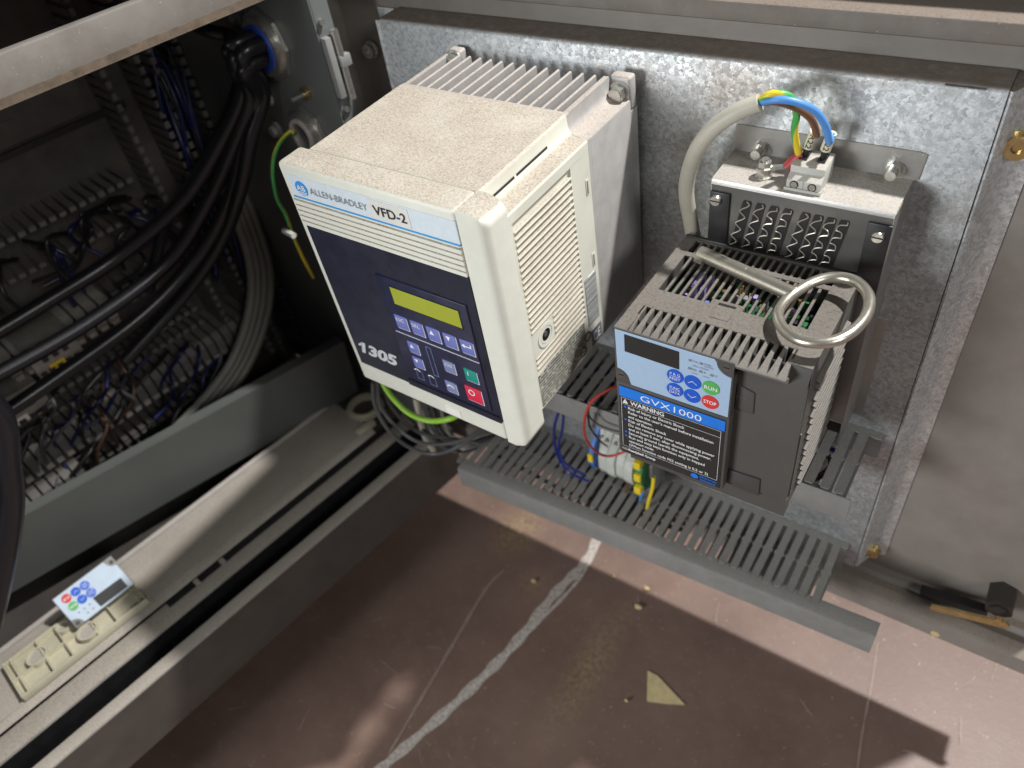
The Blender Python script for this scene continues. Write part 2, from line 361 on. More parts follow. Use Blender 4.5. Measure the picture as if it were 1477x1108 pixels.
# ================================================================== SETTING
FZ = -.65
mb = MB(); mb.box(-1.6, 2.2, -2.0, 1.4, FZ - .05, FZ); floor = mb.build('floor', M['floor'], kind='structure')
def strip(name, pts, wd, mat, z, taper=.6):
    pts = smooth(pts, 8); mb = MB(); m = len(pts); L = []; Rr = []
    for i, p in enumerate(pts):
        t = (pts[min(i + 1, m - 1)] - pts[max(0, i - 1)]).normalized(); n = V((-t.y, t.x, 0))
        k = wd * (1 - taper * abs(2 * i / (m - 1) - 1) ** 3) * (1 + .25 * math.sin(i * 1.7))
        L.append(p + n * k); Rr.append(p - n * k)
    for i in range(m - 1): mb.poly([L[i], L[i + 1], Rr[i + 1], Rr[i]])
    o = mb.build(name, mat, floor, angle=0)
    for v in o.data.vertices: v.co.z = z
fl = lambda u, v: P(u, v, 2, FZ)
strip('scuff_mark', [fl(868, 755), fl(846, 808), fl(802, 855), fl(740, 932), (fl(662, 1010)), fl(560, 1100), fl(520, 1135)], .0066, M['scuff'], FZ + .0006, .3)
strip('scuff_mark', [fl(872, 770), fl(836, 835), fl(770, 905), fl(690, 985), fl(590, 1075)], .0022, M['scuff'], FZ + .0010)
strip('scuff_mark', [fl(728, 822), fl(700, 852), fl(645, 945), fl(560, 1090)], .0022, M['scuff2'], FZ + .0014)
strip('scuff_mark', [fl(1265, 930), fl(1257, 985), fl(1243, 1060), fl(1235, 1120)], .0012, M['scuff2'], FZ + .0018)

rs_ = random.Random(14)
for i in range(22):
    u, v = rs_.uniform(330, 1450), rs_.uniform(830, 1100); a_ = rs_.uniform(0, 3.1); L_ = rs_.uniform(8, 46)
    strip('scratch', [fl(u, v), fl(u + L_ * .5 * math.cos(a_) + rs_.uniform(-3, 3), v + L_ * .5 * math.sin(a_)), fl(u + L_ * math.cos(a_), v + L_ * math.sin(a_))], rs_.uniform(.0003, .0008), M['scuff2'], FZ + .0022 + .0001 * i)
# ================================================================== OPEN DOOR (inside face towards us)
DS = .030                                # door skin plane
DB = -.492; DT = .092; DL = -.165; DR = .575
cabn = thing('control_cabinet', cab((-.45, -.28, FZ)), 'grey control cabinet full of dusty wiring with its door standing open', 'cabinet')
door = MB().box(DL, DR, DS, DS + .0015, DB + .03, DT).build('cabinet_door', M['door'], cabn)
# hemmed rims: bottom channel, top roll, left return
mb = MB(); mb.prism([(DS, -.462), (.022, -.4635), (.019, -.470), (.012, -.471), (.009, -.466), (-.001, -.468), (-.005, -.472), (-.005, -.494), (-.003, -.495), (-.003, -.4745), (DS, -.475)], 0, DL, DR)
brim = mb.build('bottom_rim', M['door'], door)
MB().cyl((.485, -.0052, -.488), (.485, -.0058, -.488), .0042, 14).build('rim_hole', M['crumb'], door)
mb = MB(); mb.prism([(DS, .080), (.014, .080), (.0125, .081), (.012, .083), (.012, .0905), (.0130, .0925), (.016, .0935), (DS + .02, .0940), (DS + .02, .091), (DS, .091)], 0, DL, DR)
mb.build('top_rim', M['doordark'], door)
MB().box(DL - .004, DL, -.006, DS + .0015, DB, DT).build('hinge_side_rim', M['doordark'], door)
MB().box(DL, DR, DS + .021, DS + .026, .0945, .165).build('upper_backing_panel', M['darkback'], door)  # dark panel above the rim, its height shaped for the shadow it casts
# latch on the bottom rim
lt = lambda u, v, y=-.004: P(u, v, 1, y)
latch = thing('door_latch', lt(1440, 880), 'brass coloured lever latch with a dark hexagonal boss on the door rim', 'latch')
c = lt(1442, 872, .012)
mb = MB(); mb.hexa(c + V((0, .018, 0)), c + V((0, -.006, 0)), .0125); mb.hexa(c + V((0, -.006, 0)), c + V((0, -.009, 0)), .008); mb.build('boss', plain('dark_boss', (.05, .045, .04), .5, .4), latch)
a, b2 = lt(1345, 873), lt(1452, 898)
d = (b2 - a); d.y = 0; d.normalize(); up = V((-d.z, 0, d.x))
mb = MB(); pts = [a + up * .0035, a + up * .0015 - d * .002, a - up * .003, b2 - up * .0045, b2 + d * .003, b2 + up * .0045]
n = len(pts); vs = [p + V((0, -.004, 0)) for p in pts] + [p + V((0, -.001, 0)) for p in pts]
mb._merge(vs, [list(range(n)), list(range(2 * n - 1, n - 1, -1))] + [(i, (i + 1) % n, n + (i + 1) % n, n + i) for i in range(n)])
mb.build('lever', M['brass'], latch)
p = lt(1440, 897, -.009); MB().cyl(p, p + V((0, .004, 0)), .0035, 14).build('rivet', M['brass'], latch)
a, b2 = lt(1328, 852, .016), lt(1425, 882, .016)
mb = MB(); mb.tube([a, b2], .0065, 4); mb.build('cam_bar', M['black'], latch)
# a pull stud on the outer frame of the plate (right)

# ================================================================== GALVANISED MOUNTING PLATE (shallow pan)
PXL, PXR, PZT, PZB = -.0930, .3962, .0610, -.440
plate = thing('mounting_plate', (PXL, 0, PZB), 'galvanised steel mounting plate bolted inside the open door', 'plate')
mb = MB()
R_ = .0035
def bend(pts): return pts
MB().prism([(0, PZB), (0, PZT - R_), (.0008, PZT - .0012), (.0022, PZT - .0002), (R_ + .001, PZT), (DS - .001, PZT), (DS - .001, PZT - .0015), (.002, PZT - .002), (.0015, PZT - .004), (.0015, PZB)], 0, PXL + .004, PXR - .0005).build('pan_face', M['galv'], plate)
for sgn, x, w_ in ((-1, PXL, -.022), (1, PXR, .0228)):
    z0, z1 = PZB, PZT - .0015
    xs = [x, x + w_]
    if sgn > 0:
        MB().prism([(x, .0020), (x + .0016, .0012), (x + .0030, .0030), (x + .0062, .0105), (x + .0098, .0185), (x + .0128, .0240), (x + .0165, .0270), (x + w_, DS - .0018), (x + w_, DS - .0003), (x, DS - .0003)], 2, z0, z1).build('side_flange', M['galv2'], plate)
    else:
        MB().prism([(x, .0), (x + .004, .0), (x + .004, .002), (x + .002, .003), (x + .001, DS - .0005), (x + w_, DS - .0005), (x + w_, DS - .002), (x - .002, DS - .002), (x - .0005, DS - .004)], 2, z0, z1).build('side_flange', M['galv2'], plate)
mb = MB(); mb.box(.362, .384, -.0006, .004, .0598, .0602); mb.build('corner_slit', M['black'], plate)
for (u, v, r, mt) in ((530, 75, .0065, 'zinc'), (1257, 800, .0058, 'brass'), (1466, 216, .0075, 'brass')):
    c = P(u, v, 1, DS - (.009 if u < 600 else .019))
    mb = MB(); mb.ring(c + V((0, .0075, 0)), c + V((0, .0055, 0)), r * 1.25, r * .3, 24); mb.ring(c + V((0, .0055, 0)), c, r, r * .42, 24); mb.cyl(c + V((0, .0055, 0)), c + V((0, .002, 0)), r * .45, 6)
    mb.build('socket_screw', M[mt], plate)

# ================================================================== WHITE DRIVE
drive = thing('white_motor_drive', ab((.08, .187, -.142)), 'dusty cream variable frequency drive marked ALLEN-BRADLEY VFD-2 and 1305', 'motor drive')
# front cover: hinged front piece and right-hand pillar
cover = MB(ab).box(-.0078, .1441, 0, .0228, -.1588, .0478, .0032, 3).build('front_cover', M['cream'], drive)
mb = MB(ab)
R0 = .0075
pts = [(.1447, .0001), (.1640 - R0, .0001)] + [(.1640 - R0 + R0 * math.sin(t), R0 - R0 * math.cos(t)) for t in (.3, .6, .9, 1.2, 1.5)] + [(.1640, .0228), (.1447, .0228)]
# pillar with rounded outer edge and rounded top/bottom corner
nz = []
for k in range(7):
    t = k / 6 * math.pi / 2; nz.append((-.1588 + .0125 * (1 - math.cos(t)) * 0 + .0125 * (1 - math.sin(t)) if False else 0, 0))
rings = []
def pill(z, inset): return [(min(x, .1640 - inset), y, z) for x, y in pts]
zs = []
for k in range(7):
    t = math.pi / 2 * k / 6; zs.append((-.1588 + .012 * (1 - math.cos(t)) if False else -.1588 + .012 * math.sin(t) , .012 * (1 - math.sin(math.acos(max(-1, min(1, 1 - math.sin(t)))))) if False else .012 * (1 - math.cos(math.asin(1 - math.sin(t)))) ))
zt = [(.0478 - (z + .1588) * .9, i * .9) for z, i in reversed(zs)]
rings = [pill(z, i) for z, i in zs + zt]
n = len(pts); vs = [p for r in rings for p in r]
fs = [(i * n + k, i * n + (k + 1) % n, (i + 1) * n + (k + 1) % n, (i + 1) * n + k) for i in range(len(rings) - 1) for k in range(n)] + [list(range(n)), list(range((len(rings) - 1) * n, len(rings) * n))]
mb._merge(vs, fs); mb.build('cover_pillar', M['cream'], drive)
# body behind the cover with the stepped right shoulder
prof = [(.0005, -.1413), (.0005, .0458), (.0015, .0466), (.1440, .0466), (.1455, .0452), (.1460, .0385), (.1470, .0352), (.1495, .0330), (.1530, .0318), (.1592, .0312), (.1602, .0300), (.1602, .0235), (.1585, .0235), (.1585, -.1050), (.1602, -.1050), (.1602, -.1413)]
body = MB(ab).prism(prof, 1, .0232, .1196).build('body', M['creamdirty'], drive)
# frame around the side louvre (front and rear strips) so that the slats sit in a recess
MB(ab).box(.1583, .1602, .0232, .0300, -.1052, .0237).build('louvre_frame', M['creamdirty'], body)
MB(ab).box(.1583, .1602, .0965, .1196, -.1052, .0237).build('louvre_frame', M['creamdirty'], body)
for i in range(25):
    z = .0195 - .0049 * i - (.0003 if i > 20 else 0)
    y0 = .0302 if i < 18 else (.0565 if i < 22 else .0302)
    if z < -.104: break
    mb = MB(ab); mb.prism([(.1580, z - .0036), (.1606, z - .0036), (.1609, z - .0030), (.1606, z - .0022), (.1580, z - .0018)], 1, y0, .0963)
    mb.build('slat', M['creamdirty'], body)
MB(ab).box(.1578, .1603, .0300, .0560, -.0905, -.0685).build('access_plate', M['creamdirty'], body)
mb = MB(ab); mb.ring((.1600, .0455, -.0795), (.1609, .0455, -.0795), .0098, .0072, 28); mb.ring((.1600, .0455, -.0795), (.1607, .0455, -.0795), .0066, .0050, 28); mb.build('access_ring', M['cream'], body)
MB(ab).cyl((.1604, .0455, -.0795), (.1605, .0455, -.0795), .0048, 20).build('access_hole', M['black'], body)
MB(ab).cyl((.1606, .0450, -.0785), (.1609, .0450, -.0785), .0022, 10).build('access_screw', M['zinc'], body)
for z in (-.001, -.062): 
    MB(ab).box(.1601, .1606, .1125, .1163, z - .0062, z + .0062, .0003).build('clip_window', M['creamdirty'], body)
    MB(ab).box(.1601, .1607, .1135, .1153, z - .0048, z + .0048).build('clip_slot', M['comp'], body)
MB(ab).box(.1601, .1605, .0290, .0935, -.1400, -.1070).build('rating_plate', M['sidelabel'], drive, angle=0)
MB(ab).box(.1601, .1606, .0995, .1150, -.1170, -.0720).build('barcode_label', M['barcode'], drive, angle=0)
MB(ab).box(.1601, .1606, .1020, .1165, -.1400, -.1240).build('mark_label', plain('mark_label_grey', (.16, .17, .19)), drive, angle=0)
sd = lambda y, z: ab((.1608, y, z))
mb = MB(); add_text(mb, 'CE', .1040, .1145, -.1365, .0090, sd); mb.build('lettering', M['white_ink'], drive, angle=0)
mb = MB(ab)
for y in (.0965, .0885): mb.ring((.1605, y, -.1245 - (.0965 - y) * 1.2), (.1607, y, -.1245 - (.0965 - y) * 1.2), .0044, .0034, 20)
mb.build('approval_mark', M['black_ink'], drive)
# slot under the top edge
mb = MB(ab); mb.box(.1452, .1466, .0270, .0560, .0362, .0382); mb.box(.1452, .1466, .0585, .0935, .0362, .0382); mb.build('edge_slot', M['black'], body)
# heat sink
hs = MB(ab).prism([(.0005, -.1413), (.0005, .0455), (.1445, .0455), (.1450, .0452), (.1455, .038), (.1470, .0346), (.1500, .0325), (.1595, .0306), (.1600, .0295), (.1600, -.1413)], 1, .1200, .1238).build('heat_sink', M['alu'], drive)
MB(ab).prism([(.1400, -.1413), (.1400, .0450), (.1440, .0450), (.1448, .038), (.1462, .0338), (.1500, .0312), (.1595, .0300), (.1600, .0290), (.1600, -.1413)], 1, .1239, .1780).build('side_wall', M['alu'], hs)
MB(ab).box(.0005, .0045, .1239, .1780, -.1413, .0450).build('side_wall', M['alu'], hs)
fin = MB(ab)
fin.prism([(-.0011, -.1400), (-.0011, .0448), (-.0005, .0454), (.0005, .0454), (.0011, .0448), (.0011, -.1400)], 1, .1239, .1770)
fme = fin.mesh('fin')
for i in range(13):
    x = .0128 + .01005 * i
    o = link('fin', fme, M['alu'], hs); o.location = ABR @ V((x * ABK, 0, 0))
# corner flanges with bolts
for x0, x1, zt, bx, bz in ((.1440, .1602, .0462, .1520, .0352), (-.0005, .0120, .0470, .0060, .0400)):
    MB(ab).box(x0, x1, .1782, .1872, .0220, zt, .0022, 3).build('mounting_ear', M['alu'], hs)
    mb = MB(ab); mb.cyl((bx, .1782, bz), (bx, .1768, bz), .0078, 24); mb.hexa((bx, .1768, bz), (bx, .1712, bz), .0060); mb.cyl((bx, .1712, bz), (bx, .1704, bz), .0046, 20); mb.build('hex_bolt', M['zinc'], hs)
MB(ab).box(.1402, .1600, .1782, .1872, -.1413, .0218).build('back_edge', M['alu'], hs)
mb = MB(); 
for k, (s_, z) in enumerate((('02 1 I TL', -.060), ('GR 24', -.079))): pass
# front print
def abf(h): return lambda x, z: ab((x, -h, z))
F1 = abf(.0009)
MB(ab).box(-.0013, .1438, -.0004, .004, .0241, .0406).build('brand_strip', M['labelblue'], drive, angle=0)
MB(ab).box(-.0013, .1438, -.0007, .004, .0229, .0240).build('blue_line', M['skyline'], drive, angle=0)
mb = MB(ab); cx, cz = .0102, .0315
mb.cyl((cx, -.0004, cz), (cx, -.0008, cz), .0057, 28); mb.build('logo', M['logoblue'], drive, angle=0)
mb = MB(); add_text(mb, 'AB', cx - .0040, cx + .0040, .0303, .0040, abf(.0011), 0, .012)
for z in (.0288, .0277, .0267):
    wv = .0050 - (.0295 - z) * .55; mb.poly([ab((cx - wv, -.0011, z)), ab((cx + wv, -.0011, z)), ab((cx + wv, -.0011, z + .0005)), ab((cx - wv, -.0011, z + .0005))])
mb.build('lettering', M['white_ink'], drive, angle=0)
mb = MB(); add_text(mb, 'ALLEN-BRADLEY', .0183, .0708, .0293, .0050, F1, 0, -.008); mb.build('lettering', M['grey_ink'], drive, angle=0)
st = MB(ab).box(.0735, .1065, -.0008, .001, .0252, .0395).build('name_sticker', M['sticker'], drive, angle=0)
mb = MB(); add_text(mb, 'VFD-2', .0765, .1040, .0288, .0066, abf(.0012), 0, .012); mb.build('lettering', M['black_ink'], drive, angle=0)
for i in range(5):
    z = .0204 - .0043 * i
    MB(ab).prism([(-.0012, z - .0030), (-.0012, z), (-.0004, z + .0006), (.002, z + .0006), (.002, z - .0034)], 0, -.0030, .1438).build('rib', M['cream'], cover)
panel = MB(ab).box(-.0005, .1440, -.0008, .004, -.1362, .0000).build('front_panel', M['navy'], drive)
MB(ab).prism([(.0535, -.1362), (.0535, -.1300), (.1420, -.1300), (.1440, -.1362)], 1, -.0020, -.0008).build('panel_lip', M['navy'], panel)
him = MB(ab).box(.0567, .1372, -.0022, .0, -.1268, -.0243, .0010, 2).build('keypad', M['navy2'], drive)
disp = MB(ab).box(.0692, .1296, -.0026, -.0015, -.0464, -.0312).build('display', M['lcd'], him, angle=0)
MB(ab).box(.0685, .1303, -.0025, -.0015, -.0474, -.0304).build('display_bezel', M['black'], him, angle=0)
def akey(x, z, w_, h, mat, txt=None, tri=0, extra=None):
    k = MB(ab).box(x - w_ / 2, x + w_ / 2, -.0029, -.0015, z - h / 2, z + h / 2, .0005, 2).build('key', M[mat], him)
    MB(ab).box(x - w_ / 2 + .0006, x + w_ / 2 + .0005, -.0025, -.0015, z - h / 2 - .0006, z + h / 2 - .0008).build('key_edge', M['keywhite'], him, angle=0)
    at = abf(.0031); mb = MB(); used = False
    if txt: add_text(mb, txt, x - w_ * .36, x + w_ * .30, z + h * .10, h * .24, at); used = True
    if tri:
        q = h * .17; zc = z + h * .18; xc = x - w_ * .08
        mb.poly([at(xc - q, zc - q * tri), at(xc + q, zc - q * tri), at(xc, zc + q * tri)]); used = True
    if extra == 'enter':
        zc = z + h * .1; mb.poly([at(x - .0045, zc), at(x - .0015, zc + .002), at(x - .0015, zc - .002)])
        mb.poly([at(x - .0015, zc + .0005), at(x + .0042, zc + .0005), at(x + .0042, zc - .0005), at(x - .0015, zc - .0005)])
        mb.poly([at(x + .0032, zc + .0028), at(x + .0042, zc + .0028), at(x + .0042, zc + .0005), at(x + .0032, zc + .0005)]); used = True
    if extra in ('arc', 'O'):
        r0, n_ = (.0030, 20) if extra == 'O' else (.0042, 14); zc = z + h * (.14 if extra == 'O' else -.1); xc = x - (w_ * .1 if extra == 'O' else 0)
        t0, t1 = (0, 2 * math.pi) if extra == 'O' else (.5, 2.64)
        for i in range(n_):
            a0, a1 = t0 + (t1 - t0) * i / n_, t0 + (t1 - t0) * (i + 1) / n_
            mb.poly([at(xc + r0 * math.cos(a0), zc + r0 * math.sin(a0)), at(xc + r0 * math.cos(a1), zc + r0 * math.sin(a1)), at(xc + r0 * .72 * math.cos(a1), zc + r0 * .72 * math.sin(a1)), at(xc + r0 * .72 * math.cos(a0), zc + r0 * .72 * math.sin(a0))])
        used = True
    if extra == 'I':
        mb.poly([at(x - .0024, z + .0040), at(x - .0017, z + .0040), at(x - .0017, z), at(x - .0024, z)]); used = True
    if used: mb.build('key_mark', M['white_ink'], k, angle=0)
for i, (t, tr, ex) in enumerate((('ESC', 0, None), ('SEL', 0, None), (None, 1, None), (None, -1, None), (None, 0, 'enter'))):
    akey(.0696 + .01498 * i, -.0640, .0114, .0126, 'keyblue', t, tr, ex)
MB(ab).box(.0600, .1370, -.0026, -.0015, -.0760, -.0754).build('divider', M['keywhite'], him, angle=0)
akey(.0736, -.0874, .0100, .0112, 'keyblue', None, 1); akey(.0735, -.1030, .0098, .0108, 'keyblue', None, -1)
akey(.1061, -.0931, .0106, .0114, 'keygrey', 'JOG'); akey(.1020, -.1163, .0102, .0114, 'keygrey', None, 0, 'arc')
akey(.1260, -.0932, .0114, .0121, 'keygreen', None, 0, 'I'); akey(.1240, -.1140, .0150, .0152, 'keyred', None, 0, 'O')
def outline(name, x0, x1, z0, z1, t, mat):
    mb = MB(ab)
    for q in ((x0, x1, z1 - t, z1), (x0, x1, z0, z0 + t), (x0, x0 + t, z0 + t, z1 - t), (x1 - t, x1, z0 + t, z1 - t)): mb.box(q[0], q[1], -.0025, -.0015, q[2], q[3])
    mb.build(name, mat, him, angle=0)
outline('speed_slot', .0868, .0916, -.1105, -.0805, .0004, M['keygrey'])
outline('lamp_window', .0675, .0740, -.1225, -.1135, .0003, M['keygrey']); outline('lamp_window', .0800, .0865, -.1235, -.1140, .0003, M['keygrey'])
mb = MB(); at = abf(.0027)
for xc, zc in ((.0695, -.1150), (.0830, -.1160)):
    for i in range(8):
        a0, a1 = .6 + i * .24, .6 + (i + 1) * .24; r = .0040
        mb.poly([at(xc + r * math.cos(a0), zc + r * math.sin(a0)), at(xc + r * math.cos(a1), zc + r * math.sin(a1)), at(xc + r * .78 * math.cos(a1), zc + r * .78 * math.sin(a1)), at(xc + r * .78 * math.cos(a0), zc + r * .78 * math.sin(a0))])
mb.build('direction_mark', M['white_ink'], him, angle=0)
mb = MB(); add_text(mb, '1305', .0065, .0478, -.1205, .0112, abf(.0011), .25, .045); q_ = abf(.0011); mb.poly([q_(.0098, -.1093), q_(.0058, -.1122), q_(.0052, -.1143), q_(.0088, -.1130)]); mb.build('lettering', plain('silver_print', (.58, .60, .64)), drive, angle=0)
MB(ab).box(.0860, .1010, -.0006, .001, -.1545, -.1465).build('blank_tape', plain('white_tape', (.80, .80, .76)), drive, angle=0)

# ================================================================== DARK DRIVE
gd = thing('dark_motor_drive', gv((.06, .115, -.145)), 'small dark grey variable frequency drive with light blue keypad marked GVX1000', 'motor drive')
W, D0, DBK, H = .1275, .0095, .1150, .1420       # width, face set-back, depth, height
gb = MB(gv)
gb.prism([(D0, -.1260), (D0, -.0128), (D0 + .0050, -.0005), (D0 + .006, -.016), (D0 + .003, -.1260)], 0, 0.0, W)     # front wall with its chamfer
gb.box(0, .003, D0 + .004, DBK, -.1420, -.0145); gb.box(W - .003, W, D0 + .004, DBK, -.1420, -.0145); gb.box(.003, W - .003, DBK - .003, DBK, -.1420, -.0145)
body = gb.build('body', M['gvxfront'], gd)
MB(gv).box(.004, W + .0003, D0 + .0015, D0 + .012, -.1450, -.1262).build('lower_cover', M['gvxfront'], gd)
# top deck made of strips round the grille and the louvre recess
gb = MB(gv)
for q in ((0, .0095, .0008, DBK), (.1130, W, .0150, DBK), (.0095, .1130, .0285, .0490), (.0095, .1130, .1128, DBK), (.0095, .1130, .0930, .0978), (.0475, .0700, .0490, .0545)):
    gb.box(q[0], q[1], q[2], q[3], -.0140, 0)
gb.prism([(.0095, -.0128), (.0150, -.0002), (.0150, -.0140)], 0, .1130, W)
top = gb.build('top_deck', M['gvx'], gd)
MB(gv).box(.0000, W, DBK, DBK + .0032, -.0150, .0012, .0008).build('rear_rim', M['black'], gd)
gb = MB(gv); gb.box(.0525, .0655, .0355, .0490, -.0003, .0004); gb.build('latch_pad', M['gvx'], top)
MB(gv).box(.0530, .0650, .0492, .0515, -.0005, .0005).build('latch_slot', M['black'], top)
gb = MB(gv); gb.box(-.0009, .0009, 0, .0435, -.0018, -.0002); sl1 = gb.mesh('slat')
gb = MB(gv); gb.box(-.0009, .0009, 0, .0145, -.0018, -.0002); sl2 = gb.mesh('slat')
gb = MB(gv); gb.box(-.0009, .0009, 0, .0385, -.0018, -.0002); sl3 = gb.mesh('slat')
for i in range(18):
    x = .0147 + .00545 * i
    s3 = .0462 < x < .0712
    link('slat', sl3 if s3 else sl1, M['gvx'], top, loc=(x, .0545 if s3 else .0492, 0))
    link('slat', sl2, M['gvx'], top, loc=(x, .0980, 0))
# louvre of tapering fins along the front top corner
def fin_ring(y, zt, zb_, hw): return [(-hw, y, zb_), (-hw, y, zt), (hw, y, zt), (hw, y, zb_)]
gb = MB(gv); rs = [fin_ring(.0288, 0, -.0135, .0012), fin_ring(.0190, 0, -.0135, .0013), fin_ring(.0090, -.0012, -.0120, .0019), fin_ring(.0016, -.0030, -.0046, .00300)]
gb._merge([p for r in rs for p in r], [(i * 4 + k, i * 4 + (k + 1) % 4, i * 4 + 4 + (k + 1) % 4, i * 4 + 4 + k) for i in range(3) for k in range(4)] + [(0, 1, 2, 3), (12, 13, 14, 15)]); lf = gb.mesh('louvre_fin', 20)
for i in range(18): link('louvre_fin', lf, M['gvxfin'], top, loc=(.0095 + .00609 * i, 0, 0))
gb = MB(gv); gb.box(.0095, .1130, .0100, .0288, -.0160, -.0138); gb.prism([(.0012, -.0032), (.0018, -.0028), (.0095, -.0075), (.0095, -.0130), (.0012, -.0046)], 0, .0066, .1160); gb.build('louvre_base', M['gvxfin'], top)
# circuit board below the grille
MB(gv).box(.004, W - .004, .02, DBK - .004, -.0215, -.0200).build('circuit_board', M['pcb'], gd)
rng = random.Random(3)
for i in range(90):
    x, y = rng.uniform(.012, .110), rng.uniform(.048, .108); k = rng.choice(['comp', 'gold', 'pcb2', 'pcb2', 'gold', 'gold', 'complilac', 'black'])
    s_ = rng.uniform(.0014, .004); h = rng.uniform(.002, .010)
    gb = MB(gv)
    if k in ('gold', 'complilac'): gb.cyl((x, y, -.0199), (x, y, -.0199 + h), s_ * .6, 10)
    else: gb.box(x - s_, x + s_, y - s_ * .6, y + s_ * .6, -.0199, -.0199 + h, .0003)
    gb.build('component', M[k], gd)
MB(gv).box(.0415, .0445, .0495, .0560, -.0199, -.0045).build('component', M['compblue'], gd)
MB(gv).box(.0245, .0285, .070, .090, -.0199, -.0080).build('component', M['complilac'], gd)
MB(gv).box(.0315, .0350, .070, .088, -.0199, -.0080).build('component', M['complilac'], gd)
# right side louvre
for i in range(14):
    z = -.0240 - .0082 * i
    MB(gv).prism([(W - .0005, z), (W + .0028, z - .0012), (W + .0030, z - .0020), (W - .0005, z - .0030)], 1, D0 + .022 + (.002 * (i % 2)), DBK - .018).build('side_slat', M['gvxfin'], body)
MB(gv).box(W - .0004, W + .0008, D0 + .006, D0 + .0075, -.1250, -.0600).build('side_edge', M['gvxfin'], body)
# finger notches on the face
MB(gv).prism([(.0850, -.0250), (.0965, -.0285), (.0972, -.0480), (.0845, -.0468)], 1, D0 - .0014, D0 + .001, .0004).build('finger_grip', M['gvxfront'], body)
MB(gv).box(.0852, .0955, D0 - .0018, D0, -.0352, -.0348).build('grip_edge', M['gvxfin'], body)
MB(gv).prism([(.0850, -.1120), (.1080, -.1105), (.1088, -.1290), (.0840, -.1275)], 1, D0 - .0016, D0 + .001, .0004).build('finger_grip', surf('grip_plastic', (.055, .054, .053), .4), body)

# --- keypad membrane shared by this drive and the loose spare
def arc(cx, cz, r, a0, a1, n=6): return [(cx + r * math.cos(a0 + (a1 - a0) * i / n), cz + r * math.sin(a0 + (a1 - a0) * i / n)) for i in range(n + 1)]
def keypad(root, T, z0=0.0, full=True, dims=(.0845, .0498), rim='gvxfront', thick=.0093):
    w_, h_ = dims
    hp = MB(T).box(0, w_, 0, .0013 if full else thick, -h_, 0, .0005, 2).build('keypad_frame', M[rim], root)
    if full: MB(T).box(.0005, w_ - .0004, .0013, thick, -h_, -.0140).build('keypad_back', M[rim], root)
    pts = [(.0012, -.0012), (.0715, -.0012)] + arc(.0835, -.0020, .0105, math.pi * 1.02, math.pi * 1.5, 7)[0:] + [(.0834, -.0488), (.0125, -.0488)] + [(.0115, -.0455)] + arc(.0020, -.0455, .0093, 0, math.pi * .5, 6)[1:]
    MB(T).prism(pts, 1, -.0005, .0004).build('membrane', M['membrane' if full else 'membrane2'], root, angle=0)
    for x, z in ((.0795, -.0052), (.0045, -.0425)):
        mb = MB(T); mb.cyl((x, -.0003, z), (x, .002, z), .0030, 16); mb.build('corner_screw', M['gvx'], root)
        MB(T).box(x - .002, x + .002, -.0006, .0, z - .0004, z + .0004).build('screw_slot', M['black'], root)
    MB(T).prism([(.0083, -.0029), (.0478, -.0036), (.0482, -.0192), (.0083, -.0182)], 1, -.0008, .0004).build('display', M['black'], root, angle=0)
    for x, z, mt, tx in ((.0456, -.0262, 'blue', ('P R G', 'RESET')), (.0457, -.0390, 'blue', ('FUNC', 'DATA')), (.0580, -.0266, 'blue', '^'), (.0580, -.0396, 'blue', 'v'), (.0707, -.0265, 'green', 'RUN'), (.0708, -.0397, 'red', 'STOP')):
        k = MB(T).cyl((x, -.0004, z), (x, -.0011, z), .0059, 28).build('button', M[mt], root, angle=30)
        at = lambda X, Z: T((X, -.0013, Z)); mb = MB()
        if isinstance(tx, tuple):
            add_text(mb, tx[0], x - .0036, x + .0036, z + .0008, .0022, at); add_text(mb, tx[1], x - .0038, x + .0038, z - .0034, .0022, at)
            mb.poly([at(x - .004, z + .0001), at(x + .004, z + .0001), at(x + .004, z - .0002), at(x - .004, z - .0002)])
        elif tx in '^v':
            sg = 1 if tx == '^' else -1
            for s_ in (-1, 1): mb.poly([at(x, z + .0014 * sg), at(x + s_ * .0031, z - .0010 * sg), at(x + s_ * .0031, z - .0015 * sg), at(x, z + .0009 * sg)])
        else: add_text(mb, tx, x - .0044, x + .0044, z - .0015, .0030, at, 0, .01)
        mb.build('button_mark', M['white_ink'], k, angle=0)
    at = lambda X, Z: T((X, -.0008, Z)); mb = MB()
    for x, z in ((.0556, -.0079), (.0631, -.0078), (.0555, -.0150), (.0631, -.0149), (.0707, -.0152)):
        mb.poly([at(x - .0011, z + .0009), at(x + .0011, z + .0009), at(x + .0011, z - .0009), at(x - .0011, z - .0009)])
    if full:
        for t, x0, x1, zb, cp in (('RUN', .0576, .0608, -.0086, .0014), ('PANEL', .0650, .0700, -.0079, .0013), ('CONTROL', .0650, .0716, -.0098, .0013), ('PRG. MODE', .0577, .0682, -.0122, .0013), ('Hz', .0572, .0602, -.0160, .0020), ('A', .0650, .0664, -.0158, .0020), ('V', .0727, .0742, -.0160, .0020), ('r/min', .0570, .0612, -.0187, .0012), ('m/min', .0645, .0690, -.0187, .0012)):
            add_text(mb, t, x0, x1, zb, cp, at)
    mb.build('lettering', M['grey_ink'], root, angle=0)
keypad(gd, gv)
wc = MB(gv).box(0, .0845, .0004, .0095, -.1272, -.0504, .0008, 2).build('warning_cover', M['gvxfront'], gd)
MB(gv).box(.0024, .0822, -.0001, .002, -.1262, -.0535).build('black_label', M['blacklabel'], gd, angle=0)
MB(gv).box(.0024, .0822, -.0004, .001, -.0638, -.0538).build('blue_banner', M['bluebright'], gd, angle=0)
gat = lambda x, z: gv((x, -.0006, z))
mb = MB(); add_text(mb, 'GVX1000', .0195, .0655, -.0619, .0058, gat, 0, -.006)
